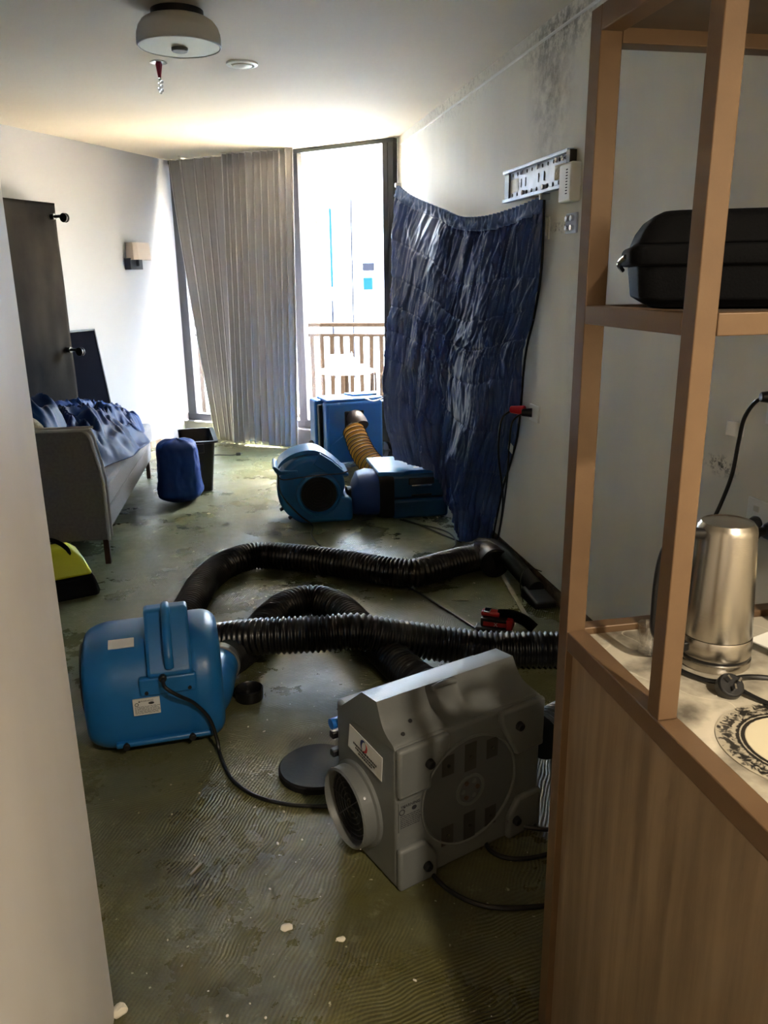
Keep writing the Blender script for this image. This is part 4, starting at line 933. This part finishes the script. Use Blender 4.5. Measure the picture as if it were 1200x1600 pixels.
# ---------------------------------------------------------------- cordless tool, timber strip, debris
tl = empty('cordless_tool', (1.19, 3.245, 0), math.radians(-24), 'red and black cordless battery tool lying beyond the hose', 'power tool')
tl.rotation_euler = (0, 0, math.radians(-30))
MB().bx(-.11, .06, -.05, .01, .0, .022).build('charger_base', M['grey_d'], tl, bevel=.008, seg=3)
MB().bx(-.085, .05, -.045, .025, .022, .068).build('battery', M['black_pl'], tl, bevel=.010, seg=3)
MB().bx(-.088, .0, -.020, .03, .066, .088).build('red_housing', M['red'], tl, bevel=.008, seg=3)
MB().bx(-.075, -.045, -.022, .025, .086, .093).build('clear_switch', M['chrome'], tl, bevel=.003)
MB().tube(catmull([(-.01, .01, .07), (.05, .01, .075), (.11, .0, .062), (.16, -.01, .03)], 6), .026, 16, True, None).build('grip', M['soft'], tl)
MB().bx(.035, .065, -.048, .028, .02, .07).build('red_collar', M['red'], tl, bevel=.006)
lg = MB(); lg.bx(-.07, .035, -.047, -.0452, .032, .052); lg.build('red_stripe', M['ink_red'], tl)
text('X', .026, basis((-.012, -.0478, .042), (1, 0, 0), (0, 0, 1)), tl, M['paper'])
text('HD 18V', .010, basis((-.048, -.0478, .042), (1, 0, 0), (0, 0, 1)), tl, M['paper']) if False else None
ws = MB(); 
a_, b_ = Vector((1.49, 4.30, .004)), Vector((1.325, 3.10, .004)); dd = (b_ - a_); 
ws.box((a_ + b_) / 2 + Vector((0, 0, .001)), (.024, dd.length, .008), rz=math.atan2(dd.y, dd.x) - PI / 2); tag(ws.build('timber_strip', M['strip'], None, bevel=.002), 'long thin pale strip lying on the floor along the right wall', 'strip')
rnd = random.Random(11)
mb = MB()
for i in range(330):
    x = rnd.uniform(-.32, 1.5); y = 1.25 + 6.0 * rnd.random() ** 1.6
    if x < -.2 and y > 4.4: continue
    r = rnd.uniform(.0012, .0042) * (1 + (rnd.random() < .06) * 1.5)
    bmesh.ops.create_icosphere(mb.bm, subdivisions=1, radius=r, matrix=Matrix.Translation((x, y, r * .5)) @ Matrix.Rotation(rnd.random() * 6, 4, 'Z') @ Matrix.Diagonal((rnd.uniform(.7, 2), 1, .6, 1)))
tag(mb.build('plaster_crumbs', M['debris'], smooth=False), 'scattered pale crumbs of plaster over the stripped floor', 'debris', kind='stuff')
for (x, y, s_, lab) in ((.065, 1.665, .014, 'white plaster flake on the floor at the lower left of the picture centre'), (.195, 1.60, .010, 'smaller white flake right of the bigger one on the near floor'), (-.27, 3.52, .011, 'white flake on the floor behind the big blue air mover')):
    mb = MB(); bmesh.ops.create_icosphere(mb.bm, subdivisions=2, radius=s_, matrix=Matrix.Translation((x, y, s_ * .3)) @ Matrix.Diagonal((1.2, .9, .35, 1)))
    for v_ in mb.bm.verts: v_.co += noise.noise_vector(v_.co * 90) * s_ * .35
    tag(mb.build('plaster_flake', M['debris']), lab, 'flake')
for (x, y, a, l_, lab) in ((-.165, 1.93, .95, .05, 'pale splinter on the floor below the blue air mover'), (1.11, 3.62, -.25, .09, 'pale splinter on the floor beyond the cordless tool'), (-.23, 5.2, -1.1, .01, None)):
    if lab: tag(MB().box((x, y, .003), (l_, .006, .004), rz=a).build('wood_splinter', M['strip']), lab, 'splinter')

mb = MB(); bmesh.ops.create_icosphere(mb.bm, subdivisions=3, radius=.018, matrix=Matrix.Translation((-.322, 1.50, .008)) @ Matrix.Diagonal((.9, .9, .6, 1)))
for v_ in mb.bm.verts: v_.co += noise.noise_vector(v_.co * 60) * .010; v_.co.z = max(.001, v_.co.z)
tag(mb.build('broken_plaster', M['debris']), 'lump of broken plaster at the foot of the near wall corner', 'rubble')

# ---------------------------------------------------------------- fittings on the right wall
def onwall(y, z): return (XR, y, z)
tv = empty('wall_bracket', (XR, 3.93, 2.03), 0, 'long metal television bracket screwed high on the right wall', 'bracket')
L2 = .42
MB().bx(-.012, -.004, -L2 + .02, L2 - .06, -.062, .062).build('face_plate', M['zinc'], tv, bevel=.002)
MB().bx(-.034, -.0, -L2, L2 - .02, .062, .078).build('top_flange', M['zinc'], tv, bevel=.002)
MB().bx(-.034, -.0, -L2, L2 - .02, -.078, -.062).build('bottom_flange', M['zinc'], tv, bevel=.002)
MB().bx(-.020, -.002, L2 - .08, L2 - .018, -.062, .062).build('far_end_plate', M['black_pl'], tv)
MB().bx(-.034, .0, -L2 - .03, -L2 + .01, -.045, .07).build('near_end_plate', M['black_pl'], tv, bevel=.003)
for y in (-.30, .27): MB().bx(-.0135, -.0125, y - .055, y + .055, -.035, .028).build('square_window', M['cream'] if y < 0 else M['offwhite'], tv, bevel=.0)
for y in (-.12, -.05, .12, .18): MB().bx(-.0135, -.0122, y - .004, y + .004, -.02, .02).build('slot', M['black_in'], tv)
for i in range(11):
    for z in (-.048, .048): MB().cyl((-.0122, -.36 + i * .066, z), (-.0135, -.36 + i * .066, z), .009, 8).build('screw_hole', M['black_in'], tv)
for y, z in ((-.34, .048), (-.27, .048), (-.05, .05), (.17, .048), (.14, -.048), (-.12, -.048)): MB().cyl((-.012, y, z), (-.022, y, z), .011, 10).build('bolt', M['chrome'], tv)
rtb = empty('wall_router', (XR, 3.485, 1.965), 0, 'white plastic box with a slotted vent beside the metal bracket', 'device')
MB().bx(-.05, 0, -.065, .065, -.08, .08).build('case', M['white_pl'], rtb, bevel=.010, seg=3)
for i in range(9): MB().bx(-.0508, -.0495, -.030, -.012, -.048 + i * .012, -.043 + i * .012).build('vent_slot', M['black_in'], rtb)
def plate(name, y, z, w, h, label, cat, m='offwhite'):
    r = empty(name, (XR, y, z), 0, label, cat); MB().bx(-.010, 0, -w / 2, w / 2, -h / 2, h / 2).build('face_plate', M[m], r, bevel=.003); return r
r = plate('aerial_plate', 3.49, 1.80, .115, .085, 'square plate with metal aerial sockets under the white box', 'wall plate', 'zinc')
for y in (-.025, .025):
    for z in (-.02, .02): MB().cyl((-.010, y, z), (-.024, y, z), .012, 12).build('coax_socket', M['chrome'], r)
r = plate('blank_plate', 3.79, 1.795, .10, .10, 'blank cream plate at the edge of the blue sheet', 'wall plate'); MB().bx(-.016, -.008, -.036, .036, -.036, .036).build('cover', M['offwhite'], r, bevel=.003)
r = plate('power_socket', 3.83, .905, .12, .085, 'white wall socket with the red plug by the sheet', 'socket', 'white_pl')
rp = empty('red_plug', (XR - .01, 3.86, .905), 0, 'red plug with a black lead in the wall socket beside the sheet', 'plug')
MB().cyl((-.0, -.01, .0), (-.05, .01, .0), .024, 16, .018).build('plug_body', M['black_pl'], rp, bevel=.003); MB().cyl((-.03, .02, .008), (-.085, .075, .008), .026, 16, .018).build('red_grip', M['red'], rp, bevel=.004)
plain([(-.08, .08, .0), (-.11, .14, -.06), (-.10, .20, -.25), (-.06, .22, -.50), (-.05, .28, -.70), (-.04, .40, -.86), (-.06, .50, -.88)], .0055, M['cord'], 'red_plug_lead', rp, 8)
plain([(-.045, .01, -.005), (-.075, .07, -.06), (-.05, .17, -.20), (-.045, .20, -.38), (-.04, .27, -.62), (-.03, .36, -.80)], .005, M['cord'], 'black_lead', rp, 8)
MB().box((-.045, .165, -.215), (.004, .065, .045), rot=Matrix.Rotation(.25, 3, 'X')).build('paper_tag', M['paper'], rp)

# ---------------------------------------------------------------- bench and open shelf
by0, by1, bx0 = -1.28, 1.29, .59; pw = .036
bn = empty('kitchen_bench', (bx0, by1, 0), 0, 'kitchen bench with a timber laminate side and bronze metal edging', 'bench')
def B(x0, x1, y0, y1, z0, z1): return MB().bx(x0 - bx0, x1 - bx0, y0 - by1, y1 - by1, z0, z1)
B(.604, .622, by0, 1.255, .0, .915).build('side_panel', M['lam'], bn, smooth=False)
B(.622, XR - .005, 1.23, 1.25, .0, .915).build('end_panel', M['lam'], bn, smooth=False)
B(bx0, bx0 + pw, by0, by1 - pw - .001, .915, .952).build('edge_rail', M['bronze'], bn, bevel=.002)
B(bx0 + pw + .001, XR - .005, by1 - pw + .006, by1, .915, .952).build('end_rail', M['bronze'], bn, bevel=.002)
B(bx0 + .022, bx0 + pw, by0, by1 - pw, .0, .915) if False else None
bt_ = MB().bx(bx0 + pw + .001, XR - .005, by0, by1 - pw + .004, .918, .940).build('benchtop', M['marble'], None, bevel=.001); tag(bt_, 'pale veined stone benchtop set inside the bronze edging', 'benchtop')
sf = empty('open_shelf', (bx0, by1, 0), 0, 'open bronze metal shelf frame standing on the end of the bench', 'shelf')
ys = .945 - .010  # near post
def S(x0, x1, y0, y1, z0, z1): return MB().bx(x0 - bx0, x1 - bx0, y0 - by1, y1 - by1, z0, z1)
S(bx0, bx0 + pw, by1 - pw, by1, 0, 1.966).build('post', M['bronze'], sf, bevel=.0015)
S(bx0, bx0 + .031, ys, ys + .031, .953, 1.93).build('post', M['bronze'], sf, bevel=.0015)
S(XR - .042, XR - .006, by1 - pw, by1, .953, 1.966).build('post', M['bronze'], sf, bevel=.0015)
S(XR - .042, XR - .006, ys, ys + .031, .953, 1.93).build('post', M['bronze'], sf, bevel=.0015)
zt = 1.930
S(bx0, bx0 + pw, ys, by1 - pw - .0005, zt, zt + .036).build('top_side_rail', M['bronze'], sf, bevel=.0015)
S(bx0 + pw, XR - .006, by1 - pw, by1, zt - .015, zt + .036).build('top_back_rail', M['bronze'], sf, bevel=.0015)
S(bx0 + .031, XR - .006, ys, ys + .03, zt, zt + .036).build('top_front_rail', M['bronze'], sf, bevel=.0015)
S(bx0 + pw, XR - .04, ys + .03, by1 - pw, zt + .006, zt + .026).build('top_board', M['board'], sf)
zs = 1.503
S(bx0, bx0 + pw, ys + .0315, by1 - pw - .0005, zs, zs + .029).build('side_rail', M['bronze'], sf, bevel=.0015)
S(bx0 + .032, XR - .042, ys, ys + .028, zs, zs + .029).build('front_rail', M['bronze'], sf, bevel=.0015)
S(bx0 + pw, XR - .042, by1 - .028, by1, zs, zs + .029).build('back_rail', M['bronze'], sf, bevel=.0015)
S(bx0 + pw, XR - .042, ys + .028, by1 - .028, zs + .008, zs + .026).build('shelf_board', M['board'], sf)

# black soft case lying on the shelf
cs = empty('black_case', (.928, 1.125, 1.532), math.radians(-22), 'black soft-sided zip case lying on the upper shelf', 'case')
cs.rotation_euler = (0, 0, math.radians(-24))
def crect(hx, hy, z, r=.03):
    return rr(hx, hy, z, r, 4)
mb = MB(); mb.loft([crect(.265, .105, .0), crect(.285, .118, .012), crect(.292, .122, .06)]); mb.build('lower_half', M['soft'], cs, bevel=.004)
mb = MB(); mb.loft([crect(.300, .128, .060), crect(.303, .130, .066), crect(.303, .130, .084), crect(.298, .128, .090)]); mb.build('zip_band', M['soft'], cs, bevel=.003)
mb = MB(); mb.loft([crect(.292, .122, .090), crect(.284, .116, .112), crect(.272, .106, .130), crect(.255, .092, .138)]); mb.build('domed_lid', M['soft'], cs, bevel=.004)
MB().tube(catmull([(-.304, -.03, .075), (-.312, 0, .065), (-.304, .03, .055)], 5), .004, 8).build('zip_pull', M['chrome'], cs)
MB().tube(catmull([(.05, -.13, .05), (.12, -.155, .06), (.19, -.13, .05)], 6), .008, 8).build('carry_handle', M['soft'], cs)

# ---------------------------------------------------------------- kettle and things on the bench
kt = empty('electric_kettle', (.797, 1.115, .940), math.radians(184), 'brushed steel electric kettle with a black handle on its power base', 'kettle')
MB().lathe([(.058, 0), (.060, .003), (.060, .014), (.056, .017)], seg=64).build('power_base', M['steel'], kt)
MB().lathe([(.057, .015), (.059, .018), (.059, .021), (.056, .023)], seg=64).build('black_gap_ring', M['black_pl'], kt)
MB().lathe([(.0585, .021), (.0595, .024), (.0590, .052), (.058, .054)], seg=64).build('heater_band', M['steel'], kt)
MB().lathe([(.0575, .055), (.0580, .057), (.0475, .235), (.046, .243), (.040, .249)], seg=64, cap=False).build('steel_body', M['steel'], kt)
MB().lathe([(.044, .245), (.041, .250), (.039, .2485), (.0, .2505)], seg=64, cap=False).build('lid', M['steel'], kt)
hd = MB().tube(catmull([(.040, -.0, .232), (.075, -.0, .236), (.105, -.0, .222), (.118, -.0, .18), (.120, -.0, .11), (.115, -.0, .065), (.085, -.0, .048)], 8), .0095, 12).build('handle', M['black_pl'], kt)
MB().bx(.052, .066, -.008, .008, .028, .044).build('switch', M['black_pl'], kt, bevel=.002)
plain([(.045, .04, .006), (.075, .055, .006), (.10, .03, .006), (.1, .0, .006)], .004, M['cord'], 'base_lead', kt, 8) if False else None
pl = empty('three_pin_plug', (.752, 1.012, .940), 0, 'round black three-pin plug lying face up on its cord on the bench', 'plug')
pl.rotation_euler = (math.radians(38), math.radians(6), math.radians(-14))
MB().cyl((0, 0, .008), (0, 0, .028), .0205, 32, .0205).build('plug_body', M['black_pl'], pl, bevel=.003)
for x, y, a in ((-.007, .006, .6), (.009, .004, -.6), (.0, -.008, 0)): MB().box((x, y, .034), (.003, .008, .014), rz=a).build('pin', M['chrome'], pl)
tag(plain([(.752, 1.020, .952), (.735, 1.045, .946), (.715, 1.085, .946), (.725, 1.12, .946), (.745, 1.135, .9455)], .0042, M['cord'], 'kettle_cord', None, 8), 'black cord from the kettle base to the round plug', 'cord')
tag(plain([(.768, 1.018, .955), (.80, 1.035, .948), (.84, 1.03, .9445), (.90, .99, .9445), (.96, .93, .9445)], .0042, M['cord'], 'bench_cord', None, 8), 'upper of two black cords leaving the plug to the right', 'cord')
tag(plain([(.766, 1.000, .950), (.785, .965, .9445), (.82, .90, .9445), (.86, .84, .9445)], .0042, M['cord'], 'bench_cord', None, 8), 'lower of two black cords leaving the plug to the right', 'cord')
gl = tag(MB().lathe([(.016, 0), (.018, .003), (.017, .006), (.020, .055), (.019, .055), (.015, .010), (0, .009)], c=(.702, 1.165, .940), seg=36).build('drinking_glass', M['clear']), 'clear glass standing behind the near bronze post beside the kettle', 'glass')
# printed ornate-edged round placemat
def lace_mat():
    m = bpy.data.materials.new('ornate_printed_border'); m.use_nodes = True; nt = m.node_tree; N = nt.nodes; L = nt.links; b = N['Principled BSDF']; b.inputs['Roughness'].default_value = .4
    tc = N.new('ShaderNodeTexCoord'); ln = N.new('ShaderNodeVectorMath'); ln.operation = 'LENGTH'; L.new(tc.outputs['Object'], ln.inputs[0])
    n = N.new('ShaderNodeTexNoise'); n.inputs['Scale'].default_value = 75; n.inputs['Detail'].default_value = 3; n.inputs['Distortion'].default_value = 1.6; L.new(tc.outputs['Object'], n.inputs['Vector'])
    cr = N.new('ShaderNodeValToRGB'); e = cr.color_ramp.elements; e[0].position = 0; e[0].color = (0, 0, 0, 1); e[1].position = 1; e[1].color = (0, 0, 0, 1)
    for p, v in ((.60, 0), (.62, 1), (.645, 1), (.66, .2), (.68, .8), (.72, .46), (.80, .62), (.88, .52), (.985, .22)):
        x = e.new(p); x.color = (v, v, v, 1)
    sc = N.new('ShaderNodeMath'); sc.operation = 'DIVIDE'; sc.inputs[1].default_value = .122; L.new(ln.outputs['Value'], sc.inputs[0]); L.new(sc.outputs[0], cr.inputs[0])
    ad = N.new('ShaderNodeMath'); ad.operation = 'ADD'; L.new(cr.outputs[0], ad.inputs[0]); L.new(n.outputs[0], ad.inputs[1])
    mr = N.new('ShaderNodeMapRange'); mr.inputs[1].default_value = .96; mr.inputs[2].default_value = 1.10; L.new(ad.outputs[0], mr.inputs[0])
    n2 = N.new('ShaderNodeTexNoise'); n2.inputs['Scale'].default_value = 9; L.new(tc.outputs['Object'], n2.inputs['Vector'])
    base = N.new('ShaderNodeMix'); base.data_type = 'RGBA'; base.inputs['A'].default_value = (*rgb(196, 188, 168), 1); base.inputs['B'].default_value = (*rgb(150, 142, 126), 1); L.new(n2.outputs[0], base.inputs['Factor'])
    mx = N.new('ShaderNodeMix'); mx.data_type = 'RGBA'; mx.inputs['B'].default_value = (*rgb(30, 28, 26), 1); L.new(base.outputs['Result'], mx.inputs['A']); L.new(mr.outputs[0], mx.inputs['Factor']); L.new(mx.outputs['Result'], b.inputs['Base Color'])
    return m
M['lace'] = lace_mat()
pm = empty('placemat', (.765, .85, .9402), .3, 'round cream placemat with an ornate black border at the bench edge', 'placemat')
mb = MB(); mb.loft([[Vector((math.cos(2 * PI * k / 180) * r , math.sin(2 * PI * k / 180) * r , z)) for k in range(180)] for r, z, w_ in ((.114, 0, 1), (.114, .0016, 1), (.074, .0018, 0))]); mb.build('ornate_border', M['lace'], pm)
MB().lathe([(.074, .0018), (.0735, .0024), (0, .0024)], seg=72, cap=False).build('plain_centre', M['pot_in'], pm)
pt = empty('bin_pot', (1.085, 1.16, .940), 0, 'dark grey pot with a cream inside at the right behind the kettle', 'pot')
MB().lathe([(.085, 0), (.088, .004), (.098, .100), (.0975, .103)], seg=56, cap=False).build('outer', M['pot'], pt)
MB().lathe([(.0975, .103), (.0945, .103), (.085, .01), (0, .008)], seg=56, cap=False).build('lining', M['pot_in'], pt)
cr = tag(MB().lathe([(.008, 0), (.010, .004), (.008, .04), (.0, .05)], c=(1.01, 1.135, 1.035), seg=14).build('clear_stopper', M['bead']), 'small clear stopper standing on the rim of the dark pot', 'stopper')
cr.location = (-.012, .0, -.002)
dsh = empty('square_dish', (.955, 1.105, .940), .35, 'white square dish with a dark round item at the right picture edge', 'dish')
mb = MB(); mb.loft([rr(.035, .035, .002, .008), rr(.058, .058, .016, .006), rr(.058, .058, .018, .006), rr(.034, .034, .005, .008)]); mb.build('dish_body', M['white_pl'], dsh)
MB().lathe([(.022, .005), (.026, .010), (.022, .026), (0, .028)], seg=24).build('dark_item', M['black_pl'], dsh)

# sockets on the wall behind the bench
r = plate('double_socket', 1.985, .870, .20, .115, 'white double wall socket behind the kettle with black plugs', 'socket', 'white_pl')
for y in (-.04, .055): MB().bx(-.014, -.008, y - .012, y + .012, .020, .038).build('rocker', M['offwhite'], r, bevel=.002)
for y, lab in ((2.03, 'black plug nearer the kettle in the double socket'), (1.965, 'black plug farther right in the double socket')):
    q = empty('round_plug', (XR - .01, y, .852), 0, lab, 'plug')
    MB().lathe([(.026, 0), (.027, .008), (.020, .022), (.014, .026), (.014, .045), (.024, .052), (.025, .070), (.016, .078), (0, .079)], axis=(-1, 0, 0), seg=28).build('plug_body', M['black_pl'], q)
r = plate('upper_socket', 1.985, 1.235, .13, .16, 'white socket high on the wall behind the bench at the right edge', 'socket', 'white_pl')
uc = empty('wall_lead', (XR - .012, 2.02, 1.24), 0, 'black cord with a paper tag hanging down the wall behind the kettle', 'cord')
plain([(0, -.01, .0), (-.035, .02, -.01), (-.03, .08, -.07), (-.02, .11, -.15), (-.02, .125, -.26), (-.03, .15, -.36), (-.06, .14, -.41)], .0062, M['cord'], 'lead', uc, 10)
MB().cyl((.004, -.01, 0), (-.045, .0, .0), .020, 18, .014).build('plug_body', M['black_pl'], uc, bevel=.003)
MB().box((-.025, .128, -.115), (.02, .05, .045), rz=.4).build('paper_tag', M['paper'], uc, bevel=.002)

# ---------------------------------------------------------------- recessed kitchen downlights (behind and beside the camera, real fittings in the ceiling)
glow = bpy.data.materials.new('lamp_lens'); glow.use_nodes = True; pb = glow.node_tree.nodes['Principled BSDF']
pb.inputs['Emission Color'].default_value = (1, .78, .52, 1); pb.inputs['Emission Strength'].default_value = 14
def downlight(x, y, watts, label, spread=2.4):
    c = empty('recessed_downlight', (x, y, H), 0, label, 'downlight')
    MB().lathe([(.055, 0), (.055, -.006), (.042, -.008), (.040, -.001)], seg=36, cap=False).build('trim_ring', M['white_pl'], c)
    MB().lathe([(.040, -.003), (0, -.003)], seg=30, cap=False).build('lens', glow, c)
    l = bpy.data.lights.new('downlight_lamp', 'SPOT'); l.energy = watts; l.color = (1, .86, .66); l.spot_size = spread; l.spot_blend = .6; l.shadow_soft_size = .05
    o = bpy.data.objects.new('downlight_lamp', l); COL.objects.link(o); o.parent = c; o.location = (0, 0, -.03)
downlight(.88, -.62, KITCHEN_W, 'round recessed downlight over the kitchen bench')
